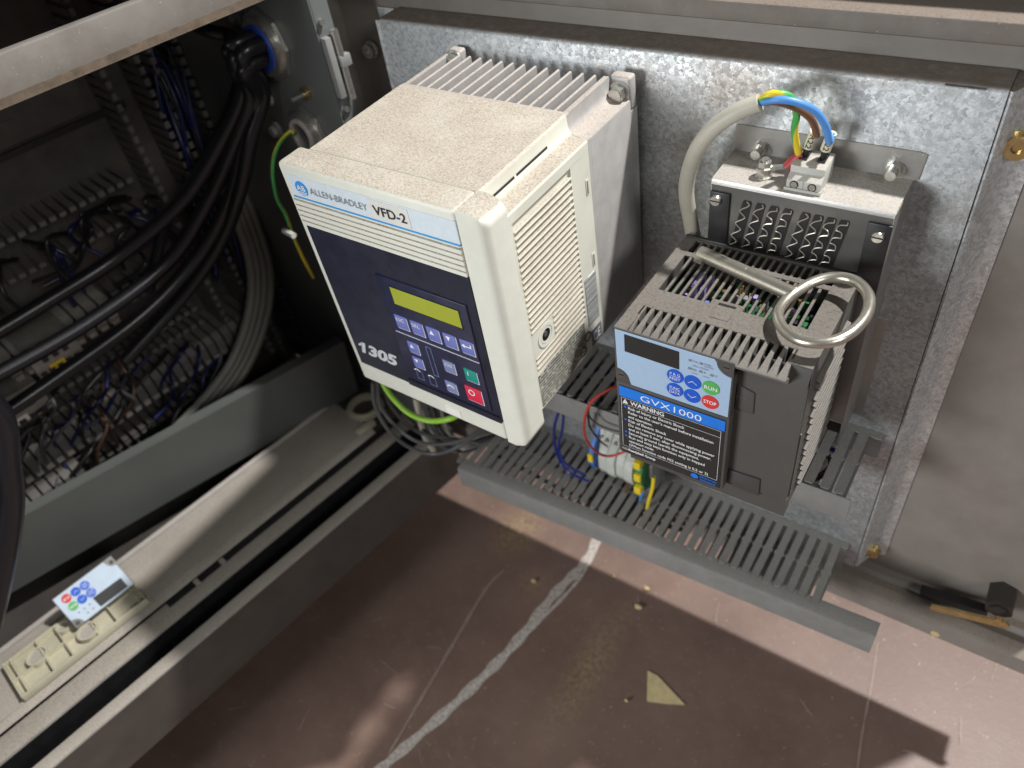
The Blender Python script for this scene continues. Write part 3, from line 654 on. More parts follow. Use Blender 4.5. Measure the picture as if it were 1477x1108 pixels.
def bar(x0, x1, z0, z1, m_=None): (m_ or mb).poly([gat(x0, z0), gat(x1, z0), gat(x1, z1), gat(x0, z1)])
for q in ((.0039, .0800, -.0648, -.06455), (.0039, .0800, -.0712, -.07095), (.0039, .0800, -.1180, -.11775), (.0039, .00415, -.1180, -.0646), (.07975, .0800, -.1180, -.0646)): bar(*q)
tri = [gat(.0050, -.0700), gat(.0094, -.0700), gat(.0072, -.0655)]; mb.poly(tri)
add_text(mb, 'WARNING', .0112, .0378, -.0698, .0038, gat, 0, .016)
lines = [('Risk of Injury or Electric Shock', .0535), ("Refer to the user's manual before installation", .0752), ('and operation.', .0287), ('Risk of Electric Shock', .0398), ('Do not remove any cover while applying power', .0768), ('and at least 5 min. after disconnecting power.', .0745), ('Securely ground (earth) the equipment.', .0655), ('Run and stop keys function only in keypad', .0700), ('operation mode.', .0300), ('(When function code F02 setting is 0,2 or 3)', .0730)]
for i, (t, x1) in enumerate(lines): add_text(mb, t, .0093, x1, -.0754 - .00452 * i, .0027, gat, 0, .008)
add_text(mb, 'Beijing Bell Group' if False else 'Reedybell Group', .0085, .0312, -.1222, .0023, gat, 0, .03)
mb.build('lettering', M['white_ink'], gd, angle=0)
mb = MB(); gat2 = lambda x, z: gv((x, -.0009, z))
mb.poly([gat2(.00705, -.0668), gat2(.00735, -.0668), gat2(.0073, -.0684), gat2(.0071, -.0684)]); mb.poly([gat2(.00705, -.0694), gat2(.00735, -.0694), gat2(.00735, -.0690), gat2(.00705, -.0690)])
mb.build('lettering', M['black_ink'], gd, angle=0)
mb = MB()
for i in (0, 3, 6, 7): bar(.0062, .0078, -.0754 - .00452 * i + .0009, -.0754 - .00452 * i + .0026, mb)
add_text(mb, 'Electron', .0672, .0800, -.1216, .0022, gat, 0, .02); add_text(mb, 'sistemi', .0672, .0790, -.1248, .0022, gat, 0, .02)
for i in range(20):
    a0, a1 = i * math.pi / 10, (i + 1) * math.pi / 10; mb.poly([gat(.0628, -.1222), gat(.0628 + .0030 * math.cos(a0), -.1222 + .0026 * math.sin(a0)), gat(.0628 + .0030 * math.cos(a1), -.1222 + .0026 * math.sin(a1))])
mb.build('lettering', M['bluebright'], gd, angle=0)
mb = MB()
for i in range(16):
    a0, a1 = i * math.pi / 8, (i + 1) * math.pi / 8
    for xc in (.0045, .0066): mb.poly([gat(xc + .0013 * math.cos(a0), -.1212 + .0010 * math.sin(a0)), gat(xc + .0013 * math.cos(a1), -.1212 + .0010 * math.sin(a1)), gat(xc + .0010 * math.cos(a1), -.1212 + .0007 * math.sin(a1)), gat(xc + .0010 * math.cos(a0), -.1212 + .0007 * math.sin(a0))])
mb.build('emblem', M['white_ink'], gd, angle=0)

# ================================================================== BRAKING RESISTOR BOX behind the dark drive
BX0, BX1, BY, BZ = .2372, .3585, -.0425, -.0045
rb = thing('resistor_box', (.298, 0, -.22), 'aluminium resistor box with wavy coils in black slots behind the dark drive', 'resistor')
mb = MB(); mb.prism([(-.0012, .0160), (-.0012, BZ + .001), (BY + .003, BZ), (BY + .0008, BZ - .0008), (BY, BZ - .003), (BY, -.2000), (BY + .0012, -.2000), (BY + .0012, BZ - .004), (BY + .004, BZ - .0014), (-.0002, BZ - .0012), (-.0002, .0160)], 0, BX0, BX1)
sheet = mb.build('housing', M['alusheet'], rb)
MB().box(BX0 + .0004, BX1 - .0004, BY - .00018, BY, -.1990, BZ - .0042).build('front_face', surf('front_dark_reflection', (.20, .20, .195), .36, .8, .15, 30), rb)  # darker facing over the aluminium, a dark reflection put into its colour
MB().box(BX1 - .0012, BX1 + .0002, BY + .0012, -.0002, -.2250, BZ - .0015).build('side_sheet', M['alusheet'], rb)
MB().box(BX1 + .0002, BX1 + .0075, -.0016, -.0002, -.2250, -.1200).build('side_foot', M['alusheet'], rb)
MB().box(BX0, BX0 + .0012, BY + .0012, -.0002, -.2250, BZ - .0015).build('side_sheet', M['alusheet'], rb)
MB().box(BX0 + .002, BX1 - .002, BY + .008, BY + .009, -.2200, -.0060).build('dark_inside', M['black'], rb)
MB().prism([(BX1, .0160), (BX1 + .0045, .0150), (BX1 + .0030, -.0030), (BX1, -.0050)], 1, -.0012, -.0002).build('flange_tip', M['alusheet'], rb)
for x0, x1 in ((BX0 + .0002, .2520), (.3440, BX1 + .0004)):
    MB().box(x0, x1, BY - .0022, BY - .0003, -.0700, -.0132, .0006).build('ear', M['black'], rb)
for x, z in ((.2423, -.0190), (.3518, -.0215)):
    s_ = MB(); s_.cyl((x, BY - .0023, z), (x, BY - .0050, z), .0042, 20, .0036); s_.build('slot_screw', M['zinc'], rb)
    MB().box(x - .0036, x + .0036, BY - .0053, BY - .0049, z - .0004, z + .0004).build('screw_slot', M['black'], rb)
for i, x in enumerate((.2641, .2737, .2832, .2927, .3046, .3130, .3213, .3297)):
    sk = -.18
    pts = [(x - .0034, -.0182), (x - .0024, -.0162), (x + .0026, -.0162), (x + .0034, -.0182), (x + .0036 + sk * .05, -.075), (x - .0040 + sk * .05, -.075)]
    MB().prism(pts, 1, BY - .0006, BY - .0002).build('slot', M['black'], rb)
    path = []
    for k in range(110):
        t = k / 109; z = -.0168 - .050 * (t + .018 * math.sin(t * 19 * math.pi)); path.append((x - .0002 - .0110 * t + .0027 * math.tanh(1.9 * math.sin(t * 9.5 * math.pi + (i % 4) * .3)), BY - .0011, z))
    MB().tube(path, .00045, 6).build('wavy_coil', M['coil'], rb)
for u, v in ((1098, 203), (1291, 232)):
    c = P(u, v + 10, 1, -.0016); 
    mb = MB(); mb.cyl(c + V((0, -.0002, -.002)), c + V((0, .0006, -.002)), .0070, 22); mb.build('keyhole_washer', M['zinc'], rb)
    mb = MB(); mb.cyl(c, c + V((0, -.012, 0)), .0034, 16); mb.cyl(c, c + V((0, -.005, 0)), .0052, 6); mb.build('mounting_stud', M['zinc'], rb)
c = V((.2690, -.0285, BZ)); mb = MB(); mb.cyl(c, c + V((0, 0, .0012)), .0058, 20); mb.hexa(c + V((0, 0, .0012)), c + V((0, 0, .0052)), .0052); mb.cyl(c + V((0, 0, .0052)), c + V((0, 0, .0075)), .0055, 20); mb.hexa(c + V((0, 0, .0075)), c + V((0, 0, .0118)), .0046); mb.cyl(c + V((0, 0, .0118)), c + V((0, 0, .0140)), .0026, 12)
mb.build('earth_bolt', M['zinc'], rb); EB = c
tb = thing('screw_terminal', (.2985, -.026, BZ), 'grey two pole screw terminal on top of the resistor box', 'terminal')
mb = MB(); mb.prism([(-.0385, BZ), (-.0385, BZ + .0075), (-.0330, BZ + .0105), (-.0330, BZ + .0150), (-.0130, BZ + .0170), (-.0130, BZ)], 0, .2875, .3100, .0005); mb.build('block', M['greyterm'], tb)
MB().box(.2866, .3109, -.0396, -.0330, BZ + .0002, BZ + .0022).build('foot', M['greyterm'], tb)
MB().box(.2986, .2989, -.0387, -.0340, BZ + .0022, BZ + .0074).build('parting_line', M['comp'], tb)
for x in (.2928, .3046):
    MB().cyl((x, -.0383, BZ + .0045), (x, -.0390, BZ + .0045), .0028, 18).build('screw_hole', M['black'], tb)
    MB().cyl((x, -.0388, BZ + .0045), (x, -.0391, BZ + .0045), .0022, 14).build('screw_head', M['zinc'], tb)
    MB().box(x - .0026, x + .0026, -.0260, -.0150, BZ + .0150, BZ + .0172).build('wire_entry', M['black'], tb)

# ================================================================== CABLE to the resistor
cb = thing('resistor_cable', P(1002, 338, 1, -.040), 'grey round cable arching up to the resistor terminals with three stripped cores', 'cable')
path = smooth([P(1004, 360, 1, -.030), P(996, 318, 1, -.036), P(990, 272, 1, -.042), P(1001, 225, 1, -.046), P(1026, 188, 1, -.048), P(1062, 162, 1, -.047), P(1096, 148, 1, -.045)], 10)
MB().tube(path, .0056, 16).build('sheath', M['cablegrey'], cb)
E0 = P(1093, 148, 1, -.045)
def twocolour(name, path, r, ma, mb_, parent, turns=3.0, n=12, frac=.42):
    """green and yellow wire: a helical band of the second colour"""
    path = [V(p) for p in path]; m = len(path); A, Bm = MB(), MB(); prev = None; rows = []
    for i, p in enumerate(path):
        t = (path[min(i + 1, m - 1)] - path[max(0, i - 1)]).normalized(); u = t.orthogonal().normalized() if prev is None else (prev - t * prev.dot(t)).normalized(); prev = u; w_ = t.cross(u); ph = turns * 2 * math.pi * i / m
        rows.append([p + (u * math.cos(2 * math.pi * k / n + ph) + w_ * math.sin(2 * math.pi * k / n + ph)) * r for k in range(n)])
    cut = int(n * frac)
    for i in range(m - 1):
        for k in range(n): (A if k < cut else Bm).poly([rows[i][k], rows[i][(k + 1) % n], rows[i + 1][(k + 1) % n], rows[i + 1][k]])
    for X, nm, mt in ((A, name, ma), (Bm, name, mb_)):
        bmesh.ops.remove_doubles(X.bm, verts=X.bm.verts, dist=1e-6); X.build(nm, mt, parent, angle=60)
lug = EB + V((.0100, .0025, .0072))
twocolour('earth_core', smooth([E0, P(1108, 137, 1, -.046), P(1126, 135, 1, -.044), P(1143, 143, 1, -.040), P(1149, 165, 1, -.036), P(1146, 190, 1, -.032), lug + V((.010, .004, .009))], 10), .0023, M['w_yellow'], M['w_green'], cb, 1.6)
MB().tube([lug + V((.0115, .0045, .0105)), lug + V((.004, .001, .001))], .0036, 12).build('crimp_sleeve', M['redins'], cb)
MB().tube([lug + V((.004, .001, .001)), EB + V((.002, 0, .0065))], .0024, 8).build('cable_lug', M['zinc'], cb)
ends = ((.2930, -.0205), (.3046, -.0205))
pb = smooth([E0, P(1120, 147, 1, -.044), P(1148, 156, 1, -.038), P(1170, 172, 1, -.032), P(1178, 194, 1, -.027), V((.2965, -.0215, BZ + .034))], 10)
MB().tube(pb, .0023, 12).build('brown_core', M['w_brown'], cb)
pn = smooth([E0, P(1122, 144, 1, -.047), P(1150, 148, 1, -.044), P(1175, 160, 1, -.038), P(1191, 182, 1, -.032), P(1196, 204, 1, -.027), V((.3070, -.0210, BZ + .034))], 10)
MB().tube(pn, .0024, 12).build('blue_core', M['w_blue'], cb)
for nm, a, (ex, ey) in (('R22', pb[-1], ends[0]), ('N22', pn[-1], ends[1])):
    e = V((ex, ey, BZ + .021)); d_ = (a - e); q0, q1 = e + d_ * .12, a + d_ * .06
    MB().tube([q0, q1], .0034, 14).build('marker_sleeve', M['ferrule'], cb)
    MB().tube([V((ex, ey, BZ + .0155)), e + d_ * .14], .0023, 10).build('ferrule', M['black'], cb)
    ax = (q0 - q1).normalized(); view = (CAM - (q0 + q1) / 2).normalized(); sd_ = ax.cross(view).normalized() * -1; nn = sd_.cross(ax) * (1 if sd_.cross(ax).dot(view) > 0 else -1)
    Ls = (q1 - q0).length
    def at(x, z, q1=q1, ax=ax, sd_=sd_, nn=nn):
        t = z / .0034; return q1 + ax * x + (sd_ * math.sin(t) + nn * math.cos(t)) * .00352
    mb = MB(); add_text(mb, nm[::1], Ls * .10, Ls * .92, -.0016, .0034, at, 0, .01); mb.build('lettering', M['black_ink'], cb, angle=0)

# ================================================================== T-KEY lying on the dark drive
key = thing('cabinet_key', gv((.06, .06, 0)), 'worn steel cabinet key with oval ring handle lying on top of the dark drive', 'key')
z3 = lambda x, y: (860 + x / 3.357, 320 + y / 3.357)
kp = lambda x, y, z: P(*z3(x, y), 2, z)
a, b_ = kp(505, 152, -.0500), kp(955, 352, -.0465)
mid = a + (b_ - a) * .52
MB().tube([a, a + (mid - a) * .02, mid], .0053, 18).build('shaft', M['steel'], key)
MB().tube([mid, b_], .0051, 18).build('shank', M['steel'], key)
dd = (b_ - a).normalized(); sd_ = V((-dd.y, dd.x, 0)).normalized()
mb = MB(); q = a + dd * .0045; n_ = V((0, 0, 1))
vs = [q + dd * i + sd_ * -j + n_ * k for i in (-.0035, .0035) for j in (.002, .0085) for k in (-.0022, .0010)]
mb._merge(vs, [(0, 1, 3, 2), (4, 6, 7, 5), (0, 4, 5, 1), (2, 3, 7, 6), (0, 2, 6, 4), (1, 5, 7, 3)]); mb.build('bit', M['steel'], key)
rg = [(962, 345), (1060, 288), (1165, 268), (1262, 292), (1320, 362), (1308, 452), (1235, 536), (1130, 582), (1005, 578), (915, 528), (880, 455), (905, 398)]
hz = [-.0465, -.0440, -.0420, -.0405, -.0400, -.0400, -.0405, -.0420, -.0440, -.0455, -.0465, -.0470]
MB().tube(smooth([kp(x, y, z) for (x, y), z in zip(rg, hz)], 10, True), .0036, 14, True).build('ring_handle', M['steel'], key)

# ================================================================== WIRING DUCTS on the plate
def duct(name, label, x0, x1, z, yl, pitch, fw, hgt, slots=None, flare=None):
    d = thing(name, ((x0 + x1) / 2, 0, z - hgt / 2), label, 'cable duct', 'slotted wiring ducts on the mounting plate')
    MB().box(x0, x1, -.0075, -.0004, z - .0016, z).build('root_strip', M['duct'], d)
    MB().box(x0, x1, -.0022, -.0004, z - hgt, z - .0016).build('back', M['duct'], d)
    n = int((x1 - x0) / pitch)
    b = MB(); hw = fw / 2
    b.prism([(-hw, -.0075), (hw, -.0075), (hw, -yl * .50), (hw + .0006, -yl * .515), (hw + .0012, -yl * .52), (hw + .0012, -yl * .545), (hw, -yl * .56), (hw, -yl + .002), (hw - .001, -yl), (-hw + .001, -yl), (-hw, -yl + .002), (-hw, -yl * .56), (-hw - .0012, -yl * .545), (-hw - .0012, -yl * .52), (-hw, -yl * .50)], 2, -.0016, 0)
    me = b.mesh('slat')
    b = MB(); b.box(-hw, hw, -yl, -.0025, -.0015, 0); me2 = b.mesh('lower_slat')
    rr = random.Random(5)
    for i in range(n):
        xx = x0 + pitch * (i + .5); o = link('slat', me, M['duct'], d)
        fx = flare(xx) if flare else 1
        Mx = Matrix.Translation((xx, 0, z)) @ Matrix.Rotation(rr.uniform(-.012, .012), 4, 'Z') @ Matrix.Rotation(rr.uniform(-.012, .012), 4, 'X') @ Matrix.Diagonal((1, fx, 1, 1))
        o.matrix_basis = Mx
        o2 = link('lower_slat', me2, M['duct'], d); o2.matrix_basis = Matrix.Translation((xx, 0, z - hgt))
    return d
lowd = duct('wiring_duct', 'long lower slotted grey wiring duct along the bottom of the plate', -.040, .3860, -.405, .0800, .0114, .0072, .045, flare=lambda x: 1 + .22 * max(0, (.13 - x) / .17) ** 1.5)
uppd = duct('wiring_duct', 'upper slotted grey wiring duct running behind the dark drive', .045, .3865, -.2400, .0780, .0119, .0080, .030)
# covers: a bent strip along the front of each duct
cv = MB(); cv.prism([(-.0700, -.4085), (-.0705, -.4065), (-.0850, -.4060), (-.0868, -.4070), (-.0873, -.4090), (-.0873, -.4360), (-.0858, -.4360), (-.0858, -.4090), (-.0845, -.4078), (-.0712, -.4082)], 0, -.0300, .4345)
for v in cv.bm.verts:
    if v.co.x < 0: v.co.y -= .0175
cv.build('cover_strip', M['duct'], lowd)
MB().box(.048, .3830, -.0812, -.0796, -.2680, -.2405, .0006).build('cover_strip', M['duct'], uppd)
# bundle of wires lying inside the ducts
rr = random.Random(11)
for i, mt in enumerate(('w_navy', 'w_navy', 'cablegrey', 'termwhite', 'w_navy', 'cablegrey')):
    y, z = -.02 - .009 * i, -.252 - rr.uniform(0, .008)
    MB().tube(smooth([(x, y + rr.uniform(-.008, .008), z + rr.uniform(-.004, .004)) for x in (.05, .09, .13, .17, .21, .26, .31, .36)], 5), .0022, 7).build('wire_in_duct', M[mt], None, label=('navy blue', 'second navy blue', 'grey', 'pale', 'front navy blue', 'front grey')[i] + ' wire lying inside the upper wiring duct', cat='wire', group='wires inside the upper duct')
for i in range(3):
    y, z = -.025 - .015 * i, -.424
    MB().tube(smooth([(x, y + rr.uniform(-.008, .008), z + rr.uniform(-.004, .004)) for x in (-.02, .04, .10, .16, .20, .23)], 5), .0026, 7).build('wire_in_duct', M['w_grey'], None, label=('rear', 'middle', 'front')[i] + ' dark grey wire lying inside the lower wiring duct', cat='wire', group='wires inside the lower duct')

# ================================================================== TERMINAL BLOCKS between the ducts
rail = MB(); rail.prism([(-.0004, -.325), (-.0004, -.3600), (-.008, -.3600), (-.008, -.3665), (-.009, -.3665), (-.009, -.3590), (-.0015, -.3590), (-.0015, -.3260), (-.008, -.3260), (-.008, -.3190), (-.009, -.3190), (-.009, -.3270), (-.001, -.3270)], 0, .100, .230)
rail.build('mounting_rail', M['zinc'], label='zinc plated rail carrying the terminal blocks', cat='rail')
def tblock(name, x0, x1, mat, label, h=0):
    t = thing(name, ((x0 + x1) / 2, -.01, -.343), label, 'terminal', 'terminal blocks on the rail')
    MB().prism([(-.0095, -.396), (-.0095, -.322), (-.030, -.316), (-.036, -.328), (-.050 - h, -.342), (-.054 - h, -.351), (-.054 - h, -.368), (-.050 - h, -.377), (-.036, -.391), (-.030, -.399)], 0, x0, x1, .0006).build('block', M[mat], t)
    for z in (-.3335, -.3855):
        MB().cyl(((x0 + x1) / 2, -.0405, z), ((x0 + x1) / 2, -.0440, z), min(.0022, (x1 - x0) * .33), 12).build('screw', M['zinc'], t)
    return t
tblock('terminal_block', .1215, .1275, 'termblue', 'blue terminal block at the left end of the rail')
tblock('terminal_block', .1278, .1330, 'white', 'cream end clamp beside the blue terminal block', -.010)
for i in range(4): tblock('terminal_block', .1335 + .0104 * i, .1432 + .0104 * i, 'termwhite', ('first', 'second', 'third', 'fourth')[i] + ' grey white terminal block counted from the blue one', .002 * (i % 2))
tg = tblock('terminal_block', .1756, .1850, 'termgreen', 'green earth terminal block with yellow screw caps')
for z in (-.3375, -.3575, -.3785): MB().box(.1765, .1842, -.0570, -.0470, z - .0055, z + .0055, .0008).build('yellow_cap', M['yellow'], tg)
tblock('terminal_block', .1853, .1905, 'duct', 'dark grey end stop right of the green terminal', -.012)
MB().box(.1218, .1272, -.0560, -.0538, -.362, -.350).build('marker_tag', M['yellow'], label='small yellow marker tag on the blue terminal block', cat='marker')
def wire(name, pts, r, mat, label, cat='wire', group=None, n=8):
    return MB().tube(smooth(pts, 9), r, n).build(name, M[mat], label=label, cat=cat, group=group)
wire('loop_wire', [P(806, 594, 1, -.080), P(800, 615, 1, -.075), P(800, 640, 1, -.066), P(808, 665, 1, -.06), P(822, 682, 1, -.066), P(849, 694, 1, -.060)], .0015, 'w_navy', 'outer dark blue wire looping down to the blue terminal', group='dark blue loop wires')
wire('loop_wire', [P(813, 596, 1, -.078), P(811, 620, 1, -.072), P(806, 645, 1, -.062), P(815, 668, 1, -.064), P(845, 686, 1, -.056)], .0015, 'w_navy', 'inner dark blue wire looping down to the blue terminal', group='dark blue loop wires')
wire('red_wire', [P(905, 552, 1, -.085), P(878, 562, 1, -.094), P(853, 580, 1, -.098), P(843, 607, 1, -.096), P(845, 632, 1, -.088), P(860, 652, 1, -.075), P(880, 658, 1, -.066), P(905, 650, 1, -.06)], .0013, 'w_red', 'thin red wire arching in front of the duct beside the dark drive')
wire('black_wire', [P(852, 578, 1, -.092), P(849, 598, 1, -.092), P(862, 612, 1, -.090), P(885, 621, 1, -.09), P(910, 626, 1, -.09)], .0010, 'w_grey', 'thin dark wire curving under the red wire', group='thin dark wires by the red wire')
wire('black_wire', [P(848, 600, 1, -.090), P(852, 618, 1, -.085), P(866, 636, 1, -.070), P(876, 644, 1, -.055)], .0010, 'w_black', 'thin black wire dropping into the white terminal', group='thin dark wires by the red wire')
t = thing('earth_wire', P(944, 690, 1, -.05), 'short green and yellow wire dropping from the green terminal into the duct', 'wire')
twocolour('core', smooth([P(943, 688, 1, -.050), P(941, 705, 1, -.052), P(936, 722, 1, -.054), P(932, 740, 1, -.052)], 8), .0020, M['w_green'], M['w_yellow'], t, .3, 12, .34)
wire('blue_wire', [P(930, 704, 1, -.045), P(925, 716, 1, -.047), P(921, 734, 1, -.045)], .0018, 'w_blue', 'short light blue wire stub under the white terminal blocks')
wire('brown_wire', [P(906, 696, 1, -.045), P(902, 712, 1, -.045), P(899, 722, 1, -.04)], .0016, 'w_brown', 'short brown wire stub under the white terminal blocks')
for k, (du, lb) in enumerate(((0, 'upper'), (6, 'lower'))):
    wire('copper_wire', [P(1172 + du, 650 + du, 1, -.03), P(1192 + du, 655 + du, 1, -.04), P(1196 + du, 672, 1, -.05), P(1178, 686 + du, 1, -.06), P(1160, 684 + du, 1, -.065)], .0014, 'w_cabbrown', lb + ' dark brown wire curling beside the right side of the dark drive', group='brown wires beside the dark drive')

# ================================================================== CABLES hanging below the white drive
cl = [(.0, -.21), ]
def hang(name, px, r, mat, label, grp=None): return wire(name, px, r, mat, label, 'wire', grp)
G = 'grey wires looping under the white drive'
hang('grey_wire', [P(538, 552, 1, -.16), P(541, 585, 1, -.16), P(560, 620, 1, -.16), P(590, 645, 1, -.15), P(625, 655, 1, -.14), P(660, 645, 1, -.13), P(690, 625, 1, -.11)], .0021, 'w_grey', 'outermost dark grey wire looping under the white drive', G)
hang('grey_wire', [P(545, 552, 1, -.15), P(549, 585, 1, -.15), P(570, 614, 1, -.15), P(600, 636, 1, -.145), P(635, 641, 1, -.135), P(675, 632, 1, -.12), P(700, 612, 1, -.10)], .0021, 'w_grey', 'second dark grey wire looping under the white drive', G)
hang('grey_wire', [P(553, 552, 1, -.145), P(560, 580, 1, -.145), P(582, 608, 1, -.14), P(610, 626, 1, -.13), P(645, 632, 1, -.12), P(690, 640, 1, -.10)], .0021, 'w_grey', 'third dark grey wire looping under the white drive', G)
hang('grey_wire', [P(563, 560, 1, -.14), P(575, 585, 1, -.13), P(600, 612, 1, -.12), P(640, 640, 1, -.11), P(665, 652, 1, -.10)], .0019, 'w_black', 'innermost black wire looping under the white drive', G)
for k in range(5):
    hang('grey_wire', [P(600 + 9 * k, 590, 1, -.11), P(612 + 9 * k, 618 + 2 * k, 1, -.105), P(640 + 8 * k, 646 - 3 * k, 1, -.10), P(672 + 6 * k, 652 - 6 * k, 1, -.085), P(700 + 6 * k, 640 - 5 * k, 1, -.05)], .0017, ('w_grey', 'duct', 'w_grey', 'w_black', 'duct')[k], ('first', 'second', 'third', 'fourth', 'fifth')[k] + ' thin wire from the left entering the lower duct under the white drive', 'thin wires entering the lower duct')
t = thing('earth_wire', P(600, 600, 1, -.14), 'bright green and yellow wire curving below the white drive', 'wire')
twocolour('core', smooth([P(548, 545, 1, -.15), P(565, 572, 1, -.15), P(590, 596, 1, -.15), P(620, 607, 1, -.145), P(652, 603, 1, -.14), P(675, 588, 1, -.12)], 9), .0030, M['w_yellow'], M['w_lime'], t, .25)
hang('pale_wire', [P(600, 575, 1, -.12), P(606, 605, 1, -.12), P(612, 628, 1, -.11), P(625, 650, 1, -.10)], .0034, 'cablegrey', 'pale dusty cable end hanging under the white drive')

# ================================================================== CABINET (left)
AE = -.06                                   # inner face of the hinge-side wall
A0 = -.86
C_ = lambda: MB(cab)
C_().box(A0, -.042, -.118, -.1010, -.536, -.450, .0025, 2).build('sill_outer_rail', M['cabpaint'], cabn)
C_().box(A0, -.043, -.1009, -.1000, -.5355, -.4525).build('sill_face', M['cabdark'], cabn)
C_().box(A0, AE, -.178, -.1500, -.520, -.4525, .002, 2).build('sill_inner_rail', M['cabpaint'], cabn)
C_().box(A0, AE, -.1500, -.1492, -.5215, -.4560).build('gap_shade', M['black'], cabn)  # black facing added so the channel gap reads as deep shade
C_().box(A0, AE, -.1500, -.1180, -.530, -.522).build('gasket_channel', M['redbrown'], cabn)
C_().box(A0, AE, -.60, -.178, -.500, -.492).build('cabinet_floor', M['redbrown'], cabn)
C_().box(A0, -.10, -.30, -.22, -.598, -.5001).build('plinth', M['redbrown'], cabn)
C_().box(AE, AE + .0015, -.46, -.118, -.49, .16).build('hinge_side_wall', M['cabwall'], cabn)
C_().box(AE + .0016, -.0400, -.1350, -.1180, -.536, .20, .002).build('door_jamb', M['cabwall'], cabn)
C_().box(A0, AE, -.4560, -.4545, -.49, .16).build('back_plate', M['cabplate'], cabn)
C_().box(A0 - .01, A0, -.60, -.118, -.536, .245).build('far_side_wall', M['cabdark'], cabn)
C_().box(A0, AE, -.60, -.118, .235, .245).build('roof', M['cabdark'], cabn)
C_().box(A0, AE, -.128, -.1185, .1015, .1310, .0015).build('top_rail', surf('dim_upper_rail_paint', (.205, .19, .172), .42, 0, .14, 20, .05, 500, grime=.55, gcol=(.10, .085, .07), gs=30, speck=.4), cabn)  # rail colour darkened to stand in for weak light, with grime
C_().box(A0, AE, -.1400, -.1285, .1000, .1040).build('top_rail_lip', M['doordark'], cabn)
C_().box(A0, AE, -.1184, -.1176, .1000, .1062).build('rail_dirt_edge', surf('brown_dirt', (.14, .105, .075), .8, 0, .35, 120), cabn)
C_().box(A0, AE, -.130, -.1180, .168, .235).build('upper_fascia', M['cabpaint'], cabn)
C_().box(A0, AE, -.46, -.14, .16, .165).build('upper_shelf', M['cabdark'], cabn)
# rail on the back plate with pressed slots
C_().box(-.70, -.17, -.4540, -.446, -.034, .004).build('mounting_bar', M['cabplate'], cabn)
for i in range(9): C_().box(-.26 - .028 * i, -.248 - .028 * i, -.4461, -.4452, -.019, -.010).build('pressed_slot', M['cabdark'], cabn)
C_().box(-.70, -.13, -.4540, -.450, -.047, -.040).build('bar_edge', M['black'], cabn)
# hinge on the jamb
hb = lambda p: cab(p)
def hp(u, v): 
    q = PC(u, v, -.1165); return q
zt_, zb_ = hp(470, 52).z, hp(492, 140).z
hg = C_().box(-.0585, -.0520, -.1180, -.1105, zb_, zt_, .0008).build('door_hinge', M['duct'], cabn)
MB(cab).cyl((-.0460, -.1120, zb_ - .004), (-.0460, -.1120, zt_ + .004), .0035, 16).build('pin', M['zinc'], hg)
C_().box(-.0500, -.0380, -.1160, -.1085, zb_ + .025, zt_ - .018, .0012).build('knuckle', M['duct'], hg)
for z in (zt_ + .012, zb_ - .012):
    MB(cab).cyl((-.0535, -.1180, z), (-.0535, -.1140, z), .0028, 12).build('screw', M['zinc'], hg)
# glands and studs on the side wall
def on_wall(u, v, off=-.0005):
    d_ = ray(u, v); k = (AE - CAM.dot(_s)) / d_.dot(_s); p = CAM + d_ * k; return p + _s * off
def gland(u, v, r, label, ins):
    c = on_wall(u, v); t = thing('cable_gland', c, label, 'cable gland')
    mb = MB(); mb.ring(c, c - _s * .010, r, r * .80, 28); mb.ring(c, c - _s * .004, r * 1.25, r * .9, 8); mb.build('ring', M['zinc'], t)
    mb = MB(); mb.ring(c - _s * .0005, c - _s * .012, r * .80, r * .62, 28); mb.build('insert', M[ins], t)
    MB().cyl(c - _s * .0003, c - _s * .001, r * .62, 24).build('opening', M['black'], t)
    return c
g1 = gland(388, 64, .027, 'large round cable gland with blue insert on the cabinet side wall', 'bluering')
g2 = gland(448, 190, .022, 'smaller grey cable gland just behind the white drive', 'alu')
for i, (u, v) in enumerate(((345, 22), (388, 140), (402, 186))):
    c = on_wall(u, v); mb = MB(); mb.cyl(c, c - _s * .004, .0085, 16); mb.hexa(c - _s * .004, c - _s * .009, .0055); mb.build('wall_nut', M['duct'], label=('pale nut on the side wall left of the blue gland', 'pale nut on the side wall below the blue gland', 'lowest pale nut on the side wall beside the small gland')[i], cat='nut', group='nuts on the side wall')
c = on_wall(443, 134); mb = MB(); mb.cyl(c, c - _s * .003, .0065, 16); mb.build('stud_washer', M['brass'], (t := thing('wall_stud', c, 'small earthing stud with brass washer on the side wall', 'stud'))); MB().cyl(c - _s * .003, c - _s * .018, .0022, 10).build('stud', M['zinc'], t)

# slotted ducts inside the cabinet
def cduct(label, a0, a1, z0, z1, vertical, pitch, b0=-.454, dep=.052, fw=.62):
    d = thing('cabinet_duct', cab(((a0 + a1) / 2, b0, min(z0, z1))), label, 'cable duct', 'slotted ducts inside the cabinet')
    if vertical:
        n = int(abs(z1 - z0) / pitch)
        m1 = MB(cab); m1.box(-.0010, .0010, b0, b0 + dep, 0, pitch * fw); m1.box(-.0010, .006, b0 + dep - .0015, b0 + dep, 0, pitch * fw); me = m1.mesh('finger')
        for i in range(n):
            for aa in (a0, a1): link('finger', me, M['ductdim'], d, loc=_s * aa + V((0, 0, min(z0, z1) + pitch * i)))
    else:
        n = int(abs(a1 - a0) / pitch)
        m1 = MB(cab); m1.box(0, pitch * fw, b0, b0 + dep, -.0010, .0010); m1.box(0, pitch * fw, b0 + dep - .0018, b0 + dep, -.006, .0010); me = m1.mesh('finger')
        for i in range(n):
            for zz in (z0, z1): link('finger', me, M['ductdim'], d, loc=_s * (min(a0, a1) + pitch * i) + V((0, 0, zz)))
    return d
